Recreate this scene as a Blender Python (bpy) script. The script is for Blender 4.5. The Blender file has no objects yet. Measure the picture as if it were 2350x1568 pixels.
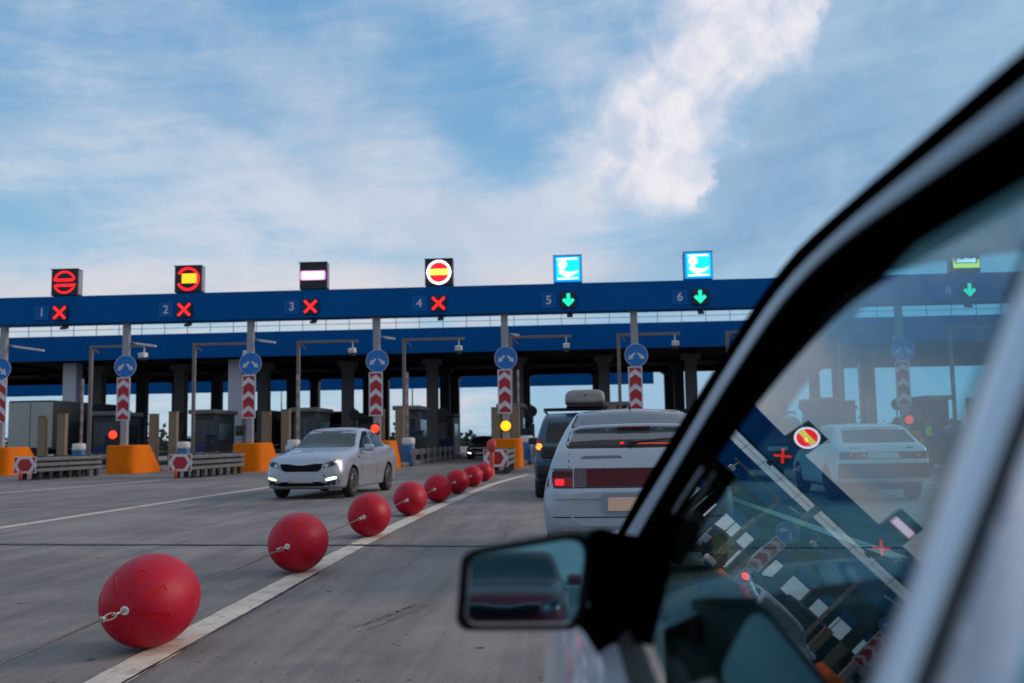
import bpy, bmesh, math, random
from mathutils import Vector, Matrix
from mathutils.bvhtree import BVHTree
R = math.radians
S = bpy.context.scene
COL = S.collection

# ------------------------------------------------------------------ camera
cam_d = bpy.data.cameras.new('camera')
cam = bpy.data.objects.new('camera', cam_d)
COL.objects.link(cam)
CAM_H = 1.22
pitch, yaw, roll = R(5.866), R(3.007), R(0.997)
f0 = Vector((-math.sin(yaw)*math.cos(pitch), math.cos(yaw)*math.cos(pitch), math.sin(pitch)))
r0 = Vector((math.cos(yaw), math.sin(yaw), 0))
u0 = r0.cross(f0)
rr = r0*math.cos(roll) - u0*math.sin(roll)
uu = r0*math.sin(roll) + u0*math.cos(roll)
m = Matrix((rr, uu, -f0)).transposed().to_4x4()
m.translation = (0, 0, CAM_H)
cam.matrix_world = m
cam_d.sensor_width = 36
cam_d.lens = 36*2180/2350
cam_d.clip_start = 0.02
cam_d.clip_end = 6000
cam_d.dof.use_dof = True
cam_d.dof.focus_distance = 7.0
cam_d.dof.aperture_fstop = 2.4
S.camera = cam

# ------------------------------------------------------------------ render settings
S.view_settings.view_transform = 'Standard'
S.view_settings.look = 'None'
S.view_settings.exposure = 0.0
S.view_settings.gamma = 1.0
S.cycles.use_denoising = True
S.cycles.max_bounces = 10
S.cycles.transparent_max_bounces = 12
S.cycles.sample_clamp_indirect = 6.0

# ------------------------------------------------------------------ node helper
class NT:
    def __init__(s, tree):
        s.t = tree; s.n = tree.nodes; s.l = tree.links
    def node(s, typ, **kw):
        n = s.n.new(typ)
        for k, v in kw.items(): setattr(n, k, v)
        return n
    def put(s, sock, v):
        if isinstance(v, bpy.types.NodeSocket): s.l.new(v, sock)
        else: sock.default_value = v
    def m(s, op, a, b=0.0, c=0.0, clamp=False):
        n = s.node('ShaderNodeMath', operation=op, use_clamp=clamp)
        s.put(n.inputs[0], a); s.put(n.inputs[1], b); s.put(n.inputs[2], c)
        return n.outputs[0]
    def ramp(s, v, lo, hi, a=0.0, b=1.0, smooth=True):
        n = s.node('ShaderNodeMapRange', interpolation_type='SMOOTHSTEP' if smooth else 'LINEAR')
        s.put(n.inputs[0], v); s.put(n.inputs[1], lo); s.put(n.inputs[2], hi); s.put(n.inputs[3], a); s.put(n.inputs[4], b)
        return n.outputs[0]
    def mix(s, f, a, b):
        n = s.node('ShaderNodeMix', data_type='RGBA')
        s.put(n.inputs[0], f)
        for k, v in ((6, a), (7, b)):
            if isinstance(v, bpy.types.NodeSocket): s.l.new(v, n.inputs[k])
            else: n.inputs[k].default_value = (*v[:3], 1)
        return n.outputs[2]
    def noise(s, vec, scale, detail=3, rough=0.5, dist=0.0, out=0, dim='3D'):
        n = s.node('ShaderNodeTexNoise', noise_dimensions=dim)
        s.put(n.inputs['Vector'], vec); n.inputs['Scale'].default_value = scale
        n.inputs['Detail'].default_value = detail; n.inputs['Roughness'].default_value = rough
        n.inputs['Distortion'].default_value = dist
        return n.outputs[out]
    def comb(s, x, y, z=0.0):
        n = s.node('ShaderNodeCombineXYZ')
        s.put(n.inputs[0], x); s.put(n.inputs[1], y); s.put(n.inputs[2], z)
        return n.outputs[0]

# ------------------------------------------------------------------ sky
W = bpy.data.worlds.new('World'); S.world = W
W.use_nodes = True
t = NT(W.node_tree); t.n.clear()
SUN_EL, SUN_AZ = 22.0, 68.0          # azimuth clockwise from +Y
sky = t.node('ShaderNodeTexSky', sky_type='NISHITA')
sky.sun_disc = False
sky.sun_elevation = R(SUN_EL); sky.sun_rotation = R(SUN_AZ)
sky.altitude = 100; sky.air_density = 1.0; sky.dust_density = 0.6; sky.ozone_density = 2.0
tc = t.node('ShaderNodeTexCoord')
sep = t.node('ShaderNodeSeparateXYZ'); t.l.new(tc.outputs['Generated'], sep.inputs[0])
dx, dy, dz = sep.outputs
az = t.m('MULTIPLY', t.m('ARCTAN2', dx, dy), 57.2958)
el = t.m('MULTIPLY', t.m('ARCSINE', dz), 57.2958)
den = t.m('ADD', t.m('MAXIMUM', dz, 0.0), 0.10)
flat = t.comb(t.m('DIVIDE', dx, den), t.m('DIVIDE', dy, den))      # a cloud layer seen in perspective
P2 = t.comb(az, el)
n_big = t.noise(P2, 0.075, 5, 0.55, 0.6)
n_mid = t.noise(P2, 0.22, 5, 0.6, 0.4)
n_flat = t.noise(flat, 0.75, 6, 0.58, 0.9)
n_flat2 = t.noise(flat, 2.2, 5, 0.6, 0.5)
def blobs(lst):
    """soft cloud masses: (azimuth, elevation, half width, half height, weight, tilt)"""
    tot = None
    for a, e, ra, re, w, tl in lst:
        ca, sa = math.cos(R(tl)), math.sin(R(tl))
        da, de = t.m('SUBTRACT', az, a), t.m('SUBTRACT', el, e)
        p = t.m('ADD', t.m('MULTIPLY', da, ca/ra), t.m('MULTIPLY', de, sa/ra))
        q = t.m('ADD', t.m('MULTIPLY', da, -sa/re), t.m('MULTIPLY', de, ca/re))
        d2 = t.m('ADD', t.m('MULTIPLY', p, p), t.m('MULTIPLY', q, q))
        g = t.m('MULTIPLY', t.m('EXPONENT', t.m('MULTIPLY', d2, -1.0)), w)
        tot = g if tot is None else t.m('ADD', tot, g)
    return tot
SKY_BLOBS = {}
wisp = blobs([(-16.5, 13.4, 10, 2.4, .62, -4), (-24, 17.4, 7, 2.2, .42, -8), (-33, 14.6, 4, 1.4, .45, 0),
              (-3.0, 12.9, 6.5, 1.7, .62, 8), (-11, 9.4, 16, 1.7, .62, 0), (-30, 9.0, 8, 1.6, .35, 0),
              (-11, 18.5, 7, 3.0, .26, -20), (2, 15.5, 7, 2.6, .45, 35), (-2, 9.6, 7, 2.0, .5, 0), (-1.5, 23.5, 3.5, 1.6, .3, -25),
              (-18, 22, 5, 1.8, .16, -40), (3, 22, 3, 1.2, .28, 0)])
hole = blobs([(-4.5, 17.6, 3.4, 2.1, .5, -28), (-15, 24, 9, 2.2, .14, 0), (-4, 22, 4, 2.5, .28, 0), (-33, 12.6, 4.5, 1.0, .35, -12), (-9.5, 10.9, 5, .7, .35, 0), (-30, 20, 5, 2.5, .10, 0)])
f = t.m('ADD', wisp, t.m('MULTIPLY', t.m('SUBTRACT', n_flat, 0.5), 1.9))
f = t.m('ADD', f, t.m('MULTIPLY', t.m('SUBTRACT', n_mid, 0.5), 0.75))
f = t.m('ADD', f, t.m('MULTIPLY', t.m('SUBTRACT', n_flat2, 0.5), 0.55))
n_str = t.noise(t.comb(t.m('ADD', t.m('MULTIPLY', az, .09), t.m('MULTIPLY', el, .10)), t.m('SUBTRACT', t.m('MULTIPLY', el, .62), t.m('MULTIPLY', az, .10))), 1.0, 7, .62, .7)
f = t.m('ADD', f, t.m('MULTIPLY', t.m('SUBTRACT', n_str, 0.5), .85))
f = t.m('SUBTRACT', f, hole)
w_wisp = t.m('MULTIPLY', t.ramp(f, -0.46, 0.86), 0.95)
cum = blobs([(13.6, 24.2, 4.4, 2.6, .9, 0), (9.2, 21.6, 4.6, 2.6, .85, 30), (5.6, 19.6, 4.6, 2.4, .6, 35), (7.6, 17.0, 5.0, 2.4, .75, 0), (4.6, 15.2, 4.6, 1.7, .6, 0), (8.6, 14.4, 2.2, 1.2, .5, 0), (12, 27, 6, 3, .8, 0)])
fc = t.m('ADD', cum, t.m('MULTIPLY', t.m('SUBTRACT', n_mid, 0.5), 1.3))
fc = t.m('ADD', fc, t.m('MULTIPLY', t.m('SUBTRACT', n_flat2, 0.5), 0.5))
w_cum = t.ramp(fc, 0.05, 1.0)
# the grey-blue cloud bank on the right; its left edge as azimuth over elevation
cr = t.node('ShaderNodeValToRGB'); cr.color_ramp.interpolation = 'LINEAR'
EDGE = [(0, -6), (8.6, -1), (9.8, 2.2), (11, 4.4), (12.6, 4.6), (13.2, 8.2), (14.8, 9.2), (15.7, 8.6), (16.6, 11.2), (18.5, 11.6), (19.9, 12.0), (20.5, 15.4), (22, 15.6), (25, 16.2), (29, 19), (40, 40)]
els = cr.color_ramp.elements
while len(els) < len(EDGE): els.new(0.5)
for k, (e_, a_) in enumerate(EDGE):
    els[k].position = e_/40; v = (a_+10)/60; els[k].color = (v, v, v, 1)
wob = t.m('MULTIPLY', t.m('SUBTRACT', n_mid, 0.5), 2.6)
wob = t.m('ADD', wob, t.m('MULTIPLY', t.m('SUBTRACT', t.noise(P2, 0.9, 6, .68), .5), 2.6))
t.put(cr.inputs[0], t.m('DIVIDE', t.m('ADD', el, t.m('MULTIPLY', wob, .35)), 40.0))
edge_az = t.m('SUBTRACT', t.m('MULTIPLY', cr.outputs[0], 60.0), 10.0)
dd = t.m('ADD', t.m('SUBTRACT', az, edge_az), wob)
soft = t.ramp(el, 14.0, 11.5)
w_bank = t.ramp(dd, t.m('MULTIPLY_ADD', soft, -2.2, -0.2), t.m('MULTIPLY_ADD', soft, 5.0, 0.7))
w_bank = t.m('MULTIPLY', w_bank, t.ramp(az, 120, 70))
edge_glow = t.m('MULTIPLY', t.ramp(dd, 6.0, 0.0), t.ramp(el, 12.5, 16.0))
nish = t.node('ShaderNodeMix', data_type='RGBA', blend_type='MULTIPLY'); nish.inputs[0].default_value = 1
t.l.new(sky.outputs[0], nish.inputs[6]); nish.inputs[7].default_value = (0.72, 1.0, 1.12, 1)
gb = t.mix(t.ramp(el, 5, 24), (3.5, 5.9, 7.9), (1.75, 4.1, 6.9))
base = t.mix(0.82, nish.outputs[2], gb)
white = t.mix(t.ramp(el, 7.5, 12.0), (7.6, 7.0, 7.1), (6.35, 6.9, 7.9))
white = t.mix(t.m('MULTIPLY', t.ramp(n_big, .60, .36), .6), white, (4.3, 5.4, 6.9))
col = t.mix(w_wisp, base, white)
col = t.mix(w_cum, col, t.mix(t.ramp(t.m('ADD', t.m('MULTIPLY', n_mid, .5), t.m('MULTIPLY', t.noise(P2, .42, 6, .58, .6), .5)), .33, .62), (5.3, 6.1, 7.7), (8.5, 8.3, 8.8)))
bank = t.mix(t.ramp(t.m('ADD', t.m('ADD', t.m('MULTIPLY', n_big, .45), t.m('MULTIPLY', n_mid, .3)), t.m('MULTIPLY', n_str, .25)), .36, .62), (2.2, 3.95, 6.05), (3.6, 5.3, 7.15))
bank = t.mix(t.m('MULTIPLY', edge_glow, .35), bank, (4.9, 6.0, 7.6))
bank = t.mix(t.m('MULTIPLY', t.ramp(el, 11, 8.5), .5), bank, (4.0, 6.0, 7.6))
col = t.mix(w_bank, col, bank)
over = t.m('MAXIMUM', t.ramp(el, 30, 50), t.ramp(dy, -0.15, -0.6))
deck = t.mix(t.ramp(n_flat, .35, .65), (3.7, 3.95, 4.5), (5.6, 5.4, 5.6))  # unseen cloud deck overhead and behind, added to temper the blue fill light
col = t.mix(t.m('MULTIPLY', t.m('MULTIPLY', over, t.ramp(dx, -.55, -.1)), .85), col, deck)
col = t.mix(t.ramp(dz, 0.02, -0.05), col, (1.6, 1.7, 1.8))
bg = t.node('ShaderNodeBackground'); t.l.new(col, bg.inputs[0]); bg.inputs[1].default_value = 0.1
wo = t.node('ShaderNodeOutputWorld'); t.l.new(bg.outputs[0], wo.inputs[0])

# ------------------------------------------------------------------ sun behind the clouds
sd = bpy.data.lights.new('sun', 'SUN'); sun = bpy.data.objects.new('sun', sd); COL.objects.link(sun)
sd.energy = 1.7; sd.angle = R(20); sd.color = (1.0, 0.80, 0.68)
to_sun = Vector((math.sin(R(SUN_AZ))*math.cos(R(SUN_EL)), math.cos(R(SUN_AZ))*math.cos(R(SUN_EL)), math.sin(R(SUN_EL))))
sun.rotation_euler = to_sun.to_track_quat('Z', 'Y').to_euler()

# ------------------------------------------------------------------ materials
MATS = {}
def mat(name, col, rough=0.5, metal=0.0, var=0.12, scale=3.0, coat=0.0, bump=0.0, spec=0.5, stretch=(1, 1, 1), dirt=None):
    if name in MATS: return MATS[name]
    M = bpy.data.materials.new(name); M.use_nodes = True
    t = NT(M.node_tree); b = t.n['Principled BSDF']
    tc = t.node('ShaderNodeTexCoord'); mp = t.node('ShaderNodeMapping')
    t.l.new(tc.outputs['Object'], mp.inputs[0]); mp.inputs['Scale'].default_value = stretch
    n1 = t.noise(mp.outputs[0], scale, 5, .6, .3); n2 = t.noise(mp.outputs[0], scale*7.3, 3, .6)
    k = t.m('ADD', t.m('MULTIPLY', n1, .65), t.m('MULTIPLY', n2, .35))
    lo = tuple(c*(1-var) for c in col); hi = tuple(min(1, c*(1+var)) for c in col)
    c = t.mix(t.ramp(k, .3, .7), lo, hi)
    if dirt:
        dcol, amt = dirt
        d = t.noise(mp.outputs[0], scale*1.7, 6, .7, 1.2)
        c = t.mix(t.m('MULTIPLY', t.ramp(d, .5, .72), amt), c, dcol)
    t.l.new(c, b.inputs['Base Color'])
    rv = min(.18, var*1.5)
    t.l.new(t.ramp(k, .25, .75, max(.02, rough*(1-rv)), min(1, rough*(1+rv))), b.inputs['Roughness'])
    b.inputs['Metallic'].default_value = metal
    b.inputs['Coat Weight'].default_value = coat
    b.inputs['Coat Roughness'].default_value = .06
    b.inputs['Specular IOR Level'].default_value = spec
    if bump:
        bp = t.node('ShaderNodeBump'); bp.inputs['Strength'].default_value = bump; bp.inputs['Distance'].default_value = .02
        t.l.new(n2, bp.inputs['Height']); t.l.new(bp.outputs[0], b.inputs['Normal'])
    MATS[name] = M
    return M
def glow(name, col, strength, var=0.15, scale=60):
    if name in MATS: return MATS[name]
    M = bpy.data.materials.new(name); M.use_nodes = True
    t = NT(M.node_tree); b = t.n['Principled BSDF']
    b.inputs['Base Color'].default_value = (*[c*.4 for c in col], 1)
    tc = t.node('ShaderNodeTexCoord')
    n = t.noise(tc.outputs['Object'], scale, 2)
    b.inputs['Emission Color'].default_value = (*col, 1)
    t.l.new(t.ramp(n, .3, .7, strength*(1-var), strength*(1+var)), b.inputs['Emission Strength'])
    b.inputs['Roughness'].default_value = .4
    MATS[name] = M
    return M
def thin_glass(name, tint, ior=1.5, gain=1.0, smear=0.0):
    M = bpy.data.materials.new(name); M.use_nodes = True
    t = NT(M.node_tree); t.n.clear()
    tr = t.node('ShaderNodeBsdfTransparent'); tr.inputs[0].default_value = (*tint, 1)
    gl = t.node('ShaderNodeBsdfGlossy'); gl.inputs['Roughness'].default_value = 0.0; gl.inputs[0].default_value = (.92, .97, 1, 1)
    fr = t.node('ShaderNodeFresnel'); fr.inputs[0].default_value = ior
    f = t.m('MULTIPLY', fr.outputs[0], gain, clamp=True)
    mx = t.node('ShaderNodeMixShader'); t.l.new(f, mx.inputs[0]); t.l.new(tr.outputs[0], mx.inputs[1]); t.l.new(gl.outputs[0], mx.inputs[2])
    out = mx.outputs[0]
    if smear:
        df = t.node('ShaderNodeBsdfDiffuse'); df.inputs[0].default_value = (.5, .52, .5, 1)
        tc = t.node('ShaderNodeTexCoord'); n = t.noise(tc.outputs['Object'], 3, 6, .65, 1)
        mx2 = t.node('ShaderNodeMixShader'); t.l.new(t.ramp(n, .35, .8, 0, smear), mx2.inputs[0])
        t.l.new(out, mx2.inputs[1]); t.l.new(df.outputs[0], mx2.inputs[2]); out = mx2.outputs[0]
    o = t.node('ShaderNodeOutputMaterial'); t.l.new(out, o.inputs[0])
    return M

ASPH = (.265, .234, .216)
def road_material():
    M = bpy.data.materials.new('worn_concrete_road'); M.use_nodes = True
    t = NT(M.node_tree); b = t.n['Principled BSDF']
    tc = t.node('ShaderNodeTexCoord'); P = tc.outputs['Object']
    sp = t.node('ShaderNodeSeparateXYZ'); t.l.new(P, sp.inputs[0])
    strk = t.comb(t.m('MULTIPLY', sp.outputs[0], 2.4), t.m('MULTIPLY', sp.outputs[1], .16))
    strk2 = t.comb(t.m('MULTIPLY', sp.outputs[0], 11), t.m('MULTIPLY', sp.outputs[1], .5))
    big = t.noise(P, .22, 4, .55, .6); medium = t.noise(P, 1.6, 5, .6, .4); fine = t.noise(P, 34, 3, .7); grit = t.noise(P, 130, 2, .7)
    s1 = t.noise(strk, 1.0, 4, .6, .3); s2 = t.noise(strk2, 1.0, 4, .6, .3)
    k = t.m('ADD', t.m('MULTIPLY', big, .35), t.m('MULTIPLY', medium, .25))
    k = t.m('ADD', k, t.m('MULTIPLY', s1, .25)); k = t.m('ADD', k, t.m('MULTIPLY', s2, .15))
    c = t.mix(t.ramp(k, .39, .61), tuple(x*.58 for x in ASPH), tuple(x*1.34 for x in ASPH))
    c = t.mix(t.m('MULTIPLY', t.ramp(t.m('ADD', t.m('MULTIPLY', fine, .5), t.m('MULTIPLY', grit, .5)), .35, .65), .38), c, (.10, .095, .095))
    rub = t.m('MULTIPLY', t.ramp(s2, .56, .70), t.ramp(t.noise(P, .55, 3, .5), .5, .68))      # skid marks
    c = t.mix(t.m('MULTIPLY', rub, .75), c, (.06, .073, .076))
    vo = t.node('ShaderNodeTexVoronoi', feature='F1'); t.l.new(P, vo.inputs['Vector']); vo.inputs['Scale'].default_value = 2.6
    cell = t.node('ShaderNodeSeparateColor'); t.l.new(vo.outputs['Color'], cell.inputs[0])
    dots = t.m('MULTIPLY', t.ramp(t.m('ADD', vo.outputs['Distance'], t.m('MULTIPLY', fine, .07)), .135, .09), t.m('GREATER_THAN', cell.outputs[0], .5))
    vo2 = t.node('ShaderNodeTexVoronoi', feature='F1'); t.l.new(P, vo2.inputs['Vector']); vo2.inputs['Scale'].default_value = 7
    cell2 = t.node('ShaderNodeSeparateColor'); t.l.new(vo2.outputs['Color'], cell2.inputs[0])
    dots2 = t.m('MULTIPLY', t.ramp(vo2.outputs['Distance'], .12, .08), t.m('GREATER_THAN', cell2.outputs[1], .62))
    c = t.mix(t.m('MULTIPLY', t.m('MAXIMUM', dots, dots2), .8), c, (.025, .027, .030))
    t.l.new(c, b.inputs['Base Color'])
    t.l.new(t.ramp(medium, .3, .7, .55, .8), b.inputs['Roughness'])
    b.inputs['Specular IOR Level'].default_value = .35
    bp = t.node('ShaderNodeBump'); bp.inputs['Strength'].default_value = .6; bp.inputs['Distance'].default_value = .01
    t.l.new(t.m('ADD', grit, t.m('MULTIPLY', fine, 1.5)), bp.inputs['Height']); t.l.new(bp.outputs[0], b.inputs['Normal'])
    return M
M_ROAD = road_material()
M_LINE = mat('worn_road_paint', (.66, .57, .47), .7, var=.16, scale=5, bump=.2, dirt=((.25, .22, .21), .75))
M_TAR = mat('tar', (.018, .02, .024), .45, var=.3, scale=9)
M_BLUE = mat('blue_cladding', (.0006, .094, .32), .6, var=.08, scale=.35, spec=.06)
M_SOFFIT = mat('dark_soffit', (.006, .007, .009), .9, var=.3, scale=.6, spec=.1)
M_STEEL = mat('galvanised_steel', (.25, .26, .26), .5, .4, var=.15, scale=4)
M_POLE = mat('grey_painted_steel', (.30, .31, .33), .5, .1, var=.1, scale=4)
M_MAST = mat('weathered_mast', (.20, .18, .17), .6, .1, var=.15, scale=4)
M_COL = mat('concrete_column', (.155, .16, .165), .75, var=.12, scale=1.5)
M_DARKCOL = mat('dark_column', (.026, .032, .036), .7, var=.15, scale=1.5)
M_WHITECOL = mat('white_tiled_column', (.50, .50, .56), .55, var=.05, scale=1.5)
M_NAVY = mat('navy_paint', (.012, .035, .16), .5, var=.1)
M_ORANGE = mat('orange_barrier_paint', (.72, .165, .0008), .7, var=.10, scale=1.4, spec=.15, dirt=((.38, .09, .002), .35))
M_BLACK = mat('black_plastic', (.012, .013, .015), .45, var=.2)
M_RUBBER = mat('black_rubber', (.012, .012, .013), .75, var=.2)
M_TYRE = mat('tyre_rubber', (.018, .018, .019), .8, var=.3, scale=12)
M_ALLOY = mat('alloy_rim', (.45, .45, .46), .35, .85, var=.1)
M_REDBALL = mat('red_buoy_plastic', (.46, .003, .024), .5, var=.10, scale=3, spec=.28, dirt=((.27, .012, .03), .5))
M_REDSTRIP = mat('red_reflective_inlay', (.47, .004, .006), .4, var=.15, scale=8, spec=.25)
M_CHROME = mat('worn_zinc', (.55, .54, .50), .35, .9, var=.2, scale=20)
M_WHITEP = mat('white_plastic', (.70, .69, .68), .5, var=.08)
M_CABLE = mat('steel_cable', (.16, .15, .13), .5, .7, var=.3, scale=60)
M_SIGNB = mat('sign_blue', (.001, .15, .52), .5, var=.06)
M_SIGNW = mat('sign_white', (.62, .62, .66), .45, var=.06)
M_SIGNR = mat('sign_red', (.42, .008, .018), .45, var=.08)
M_BEIGE = mat('beige_post_paint', (.25, .19, .12), .7, var=.12, scale=2)
M_BARREL = mat('barrel_blue', (.012, .13, .33), .5, var=.1)
M_KERB = mat('kerb_concrete', (.26, .25, .24), .8, var=.15, scale=2, bump=.2)
M_BOOTH = mat('booth_panel', (.06, .065, .075), .6, var=.1)
M_BOOTHG = mat('booth_window', (.015, .03, .05), .15, var=.2)
M_REDP = mat('faded_red_paint', (.50, .05, .04), .6, var=.15)
M_ORANGEP = mat('orange_red_post', (.62, .07, .03), .5, var=.12)
M_GRILLE = mat('grille_black', (.004, .004, .005), .7, var=.2, spec=.15)
M_GLASS = mat('dark_car_glass', (.012, .018, .024), .06, var=.1, spec=.4)
M_GLASSL = mat('grey_car_glass', (.035, .05, .058), .06, var=.3, scale=1.6, spec=.55)
M_SILVER = mat('silver_paint', (.44, .465, .53), .30, .55, var=.01, scale=1.5, coat=.6)
M_SILVERH = mat('dull_silver_paint', (.37, .43, .50), .36, .3, var=.01, scale=1.5, coat=.35)
M_SLATE = mat('slate_blue_paint', (.024, .078, .14), .35, .3, var=.06, coat=.6)
M_WHITE = mat('white_paint', (.72, .74, .74), .35, var=.05, coat=.5)
M_DARK = mat('dark_paint', (.025, .028, .033), .35, .2, var=.1, coat=.6)
M_ARCH = mat('wheel_arch_black', (.008, .008, .009), .9, var=.2)
M_LAMPC = mat('headlight_lens', (.11, .13, .15), .10, .2, var=.4, scale=9, coat=.6)
M_TAILD = mat('tail_lens_dark', (.085, .004, .012), .4, var=.15, spec=.25)
M_TAILR = mat('tail_lens_red', (.36, .006, .010), .35, var=.15, spec=.3)
M_TAILG = mat('tail_lens_smoke', (.10, .085, .095), .35, var=.15, spec=.3)
M_PLATE = mat('blank_plate_peach', (.85, .56, .40), .5, var=.05)
M_PLATEW = mat('blank_plate_white', (.55, .56, .58), .5, var=.05)
M_TRAILER = mat('trailer_side', (.36, .40, .37), .6, var=.1, scale=.6)
G_RED = glow('red_led', (1.0, .004, .012), 2.2)
G_REDX = glow('red_cross_led', (1.0, .012, .02), 1.5)
G_WHITE = glow('white_led', (1.0, .86, 1.0), 1.9)
G_PINK = glow('violet_led_rim', (.95, .35, .9), 1.2)
G_YEL = glow('amber_led', (1.0, .42, .012), 1.8)
G_YEL2 = glow('yellow_led', (1.0, .85, .10), 1.6)
G_CYAN = glow('cyan_led', (.0, .80, 1.0), 1.15)
G_AZURE = glow('azure_led', (.0, .28, .95), 1.0)
G_GREEN = glow('green_led', (.01, .95, .52), 1.2)
G_LAMPR = glow('red_lamp_lens', (1.0, .035, .012), 2.4)
G_LAMPA = glow('amber_lamp_lens', (1.0, .36, .005), 2.4)
G_DRL = glow('daytime_light', (.80, 1.0, 1.0), 3.0)
G_DRLY = glow('daytime_light_dim', (.85, 1.0, .65), 1.3)
G_HEAD = glow('headlight_on', (1.0, .95, .72), 6.0)
G_HEADW = glow('headlight_white', (.75, 1.0, .95), 9.0)
G_IND = glow('indicator', (1.0, .75, .12), 4.0)
G_TAIL = glow('tail_lamp_lit', (1.0, .015, .02), .95)
G_BRAKE = glow('brake_lamp_lit', (1.0, .22, .02), 3.0)

# ------------------------------------------------------------------ mesh helpers
class B:
    def __init__(s): s.bm = bmesh.new()
    def _mi(s, faces, mi, smooth=False):
        for f in faces: f.material_index = mi; f.smooth = smooth
    def box(s, c, d, bev=0.0, mi=0, rot=None, seg=2):
        r = bmesh.ops.create_cube(s.bm, size=1)
        vs = r['verts']; M = Matrix.Translation(c) @ (rot.to_4x4() if rot else Matrix()) @ Matrix.Diagonal((*d, 1))
        bmesh.ops.transform(s.bm, matrix=M, verts=vs)
        fs = list({f for v in vs for f in v.link_faces})
        s._mi(fs, mi)
        if bev:
            es = list({e for f in fs for e in f.edges})
            r = bmesh.ops.bevel(s.bm, geom=es, offset=bev, segments=seg, affect='EDGES', profile=.5)
            s._mi(r['faces'], mi)
        return s
    def grid(s, rows, mi=0, smooth=True, closed=False, cap0=False, cap1=False):
        V = [[s.bm.verts.new(p) for p in row] for row in rows]
        n = len(rows[0])
        for a, b in zip(V, V[1:]):
            for i in range(n if closed else n-1):
                j = (i+1) % n
                f = s.bm.faces.new((a[i], a[j], b[j], b[i])); f.material_index = mi; f.smooth = smooth
        for c, row in ((cap0, V[0]), (cap1, V[-1])):
            if c:
                f = s.bm.faces.new(row); f.material_index = mi
        return s
    def tube(s, pts, r, seg=8, mi=0, smooth=True):
        pts = [Vector(p) for p in pts]; rows = []
        rs = r if isinstance(r, (list, tuple)) else [r]*len(pts)
        ref = None
        for i, p in enumerate(pts):
            d = (pts[min(i+1, len(pts)-1)] - pts[max(i-1, 0)]).normalized()
            if ref is None: ref = d.orthogonal().normalized()
            a = (ref - d*ref.dot(d)).normalized(); ref = a; b = d.cross(a)
            rows.append([p + (a*math.cos(2*math.pi*k/seg) + b*math.sin(2*math.pi*k/seg))*rs[i] for k in range(seg)])
        return s.grid(rows, mi, smooth, True, True, True)
    def lathe(s, prof, c=(0, 0, 0), axis='Z', seg=24, mi=0, smooth=True, caps=True):
        """prof: (radius, height along axis)"""
        rows = []
        for r_, h in prof:
            row = []
            for k in range(seg):
                a = 2*math.pi*k/seg; x, y = r_*math.cos(a), r_*math.sin(a)
                v = (x, y, h) if axis == 'Z' else ((h, x, y) if axis == 'X' else (x, h, y))
                row.append(Vector(v) + Vector(c))
            rows.append(row)
        return s.grid(rows, mi, smooth, True, caps, caps)
    def prism(s, poly, fn, depth_vec, mi=0, bev=0.0):
        """poly in 2D -> fn(a, b) 3D point, extruded by depth_vec"""
        vs = [s.bm.verts.new(fn(a, b)) for a, b in poly]
        f = s.bm.faces.new(vs)
        r = bmesh.ops.extrude_face_region(s.bm, geom=[f])
        nv = [g for g in r['geom'] if isinstance(g, bmesh.types.BMVert)]
        bmesh.ops.translate(s.bm, vec=depth_vec, verts=nv)
        fs = list({q for v in vs+nv for q in v.link_faces})
        s._mi(fs, mi)
        if bev:
            es = list({e for q in fs for e in q.edges})
            r = bmesh.ops.bevel(s.bm, geom=es, offset=bev, segments=2, affect='EDGES', profile=.5)
            s._mi(r['faces'], mi)
        return s
    def torus(s, c, R_, r_, axis='Y', seg=20, ring=8, mi=0):
        rows = []
        for k in range(seg+1):
            a = 2*math.pi*k/seg
            row = []
            for q in range(ring):
                b = 2*math.pi*q/ring; rad = R_ + r_*math.cos(b); h = r_*math.sin(b)
                x, y = rad*math.cos(a), rad*math.sin(a)
                v = (x, y, h) if axis == 'Z' else ((h, x, y) if axis == 'X' else (x, h, y))
                row.append(Vector(v)+Vector(c))
            rows.append(row)
        return s.grid(rows, mi, True, True)
    def obj(s, name, mats, parent=None, loc=(0, 0, 0)):
        bmesh.ops.remove_doubles(s.bm, verts=s.bm.verts[:], dist=1e-6)
        bmesh.ops.recalc_face_normals(s.bm, faces=s.bm.faces[:])
        me = bpy.data.meshes.new(name); s.bm.to_mesh(me); s.bm.free()
        for M in (mats if isinstance(mats, (list, tuple)) else [mats]): me.materials.append(M)
        o = bpy.data.objects.new(name, me); COL.objects.link(o); o.location = loc
        if parent: o.parent = parent
        return o
def tag(o, label=None, cat=None, group=None, kind=None):
    for k, v in (('label', label), ('category', cat), ('group', group), ('kind', kind)):
        if v: o[k] = v
    return o
def thing(name, label, cat, loc=(0, 0, 0), rz=0.0, group=None):
    o = bpy.data.objects.new(name, None); COL.objects.link(o); o.empty_display_size = .2
    o.location = loc; o.rotation_euler = (0, 0, rz)
    return tag(o, label, cat, group)
def copy_tree(o, parent=None):
    c = o.copy(); COL.objects.link(c)
    if parent: c.parent = parent
    for ch in [x for x in bpy.data.objects if x.parent == o]: copy_tree(ch, c)
    return c
def kids(o): return [x for x in bpy.data.objects if x.parent == o]
def repaint(o, table):
    """give a copied thing its own paint without touching the shared mesh"""
    for x in [o]+kids(o)+[g for k in kids(o) for g in kids(k)]:
        if x.type == 'MESH':
            for sl in x.material_slots:
                if sl.material and sl.material.name in table:
                    M = table[sl.material.name]; sl.link = 'OBJECT'; sl.material = M
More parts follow.
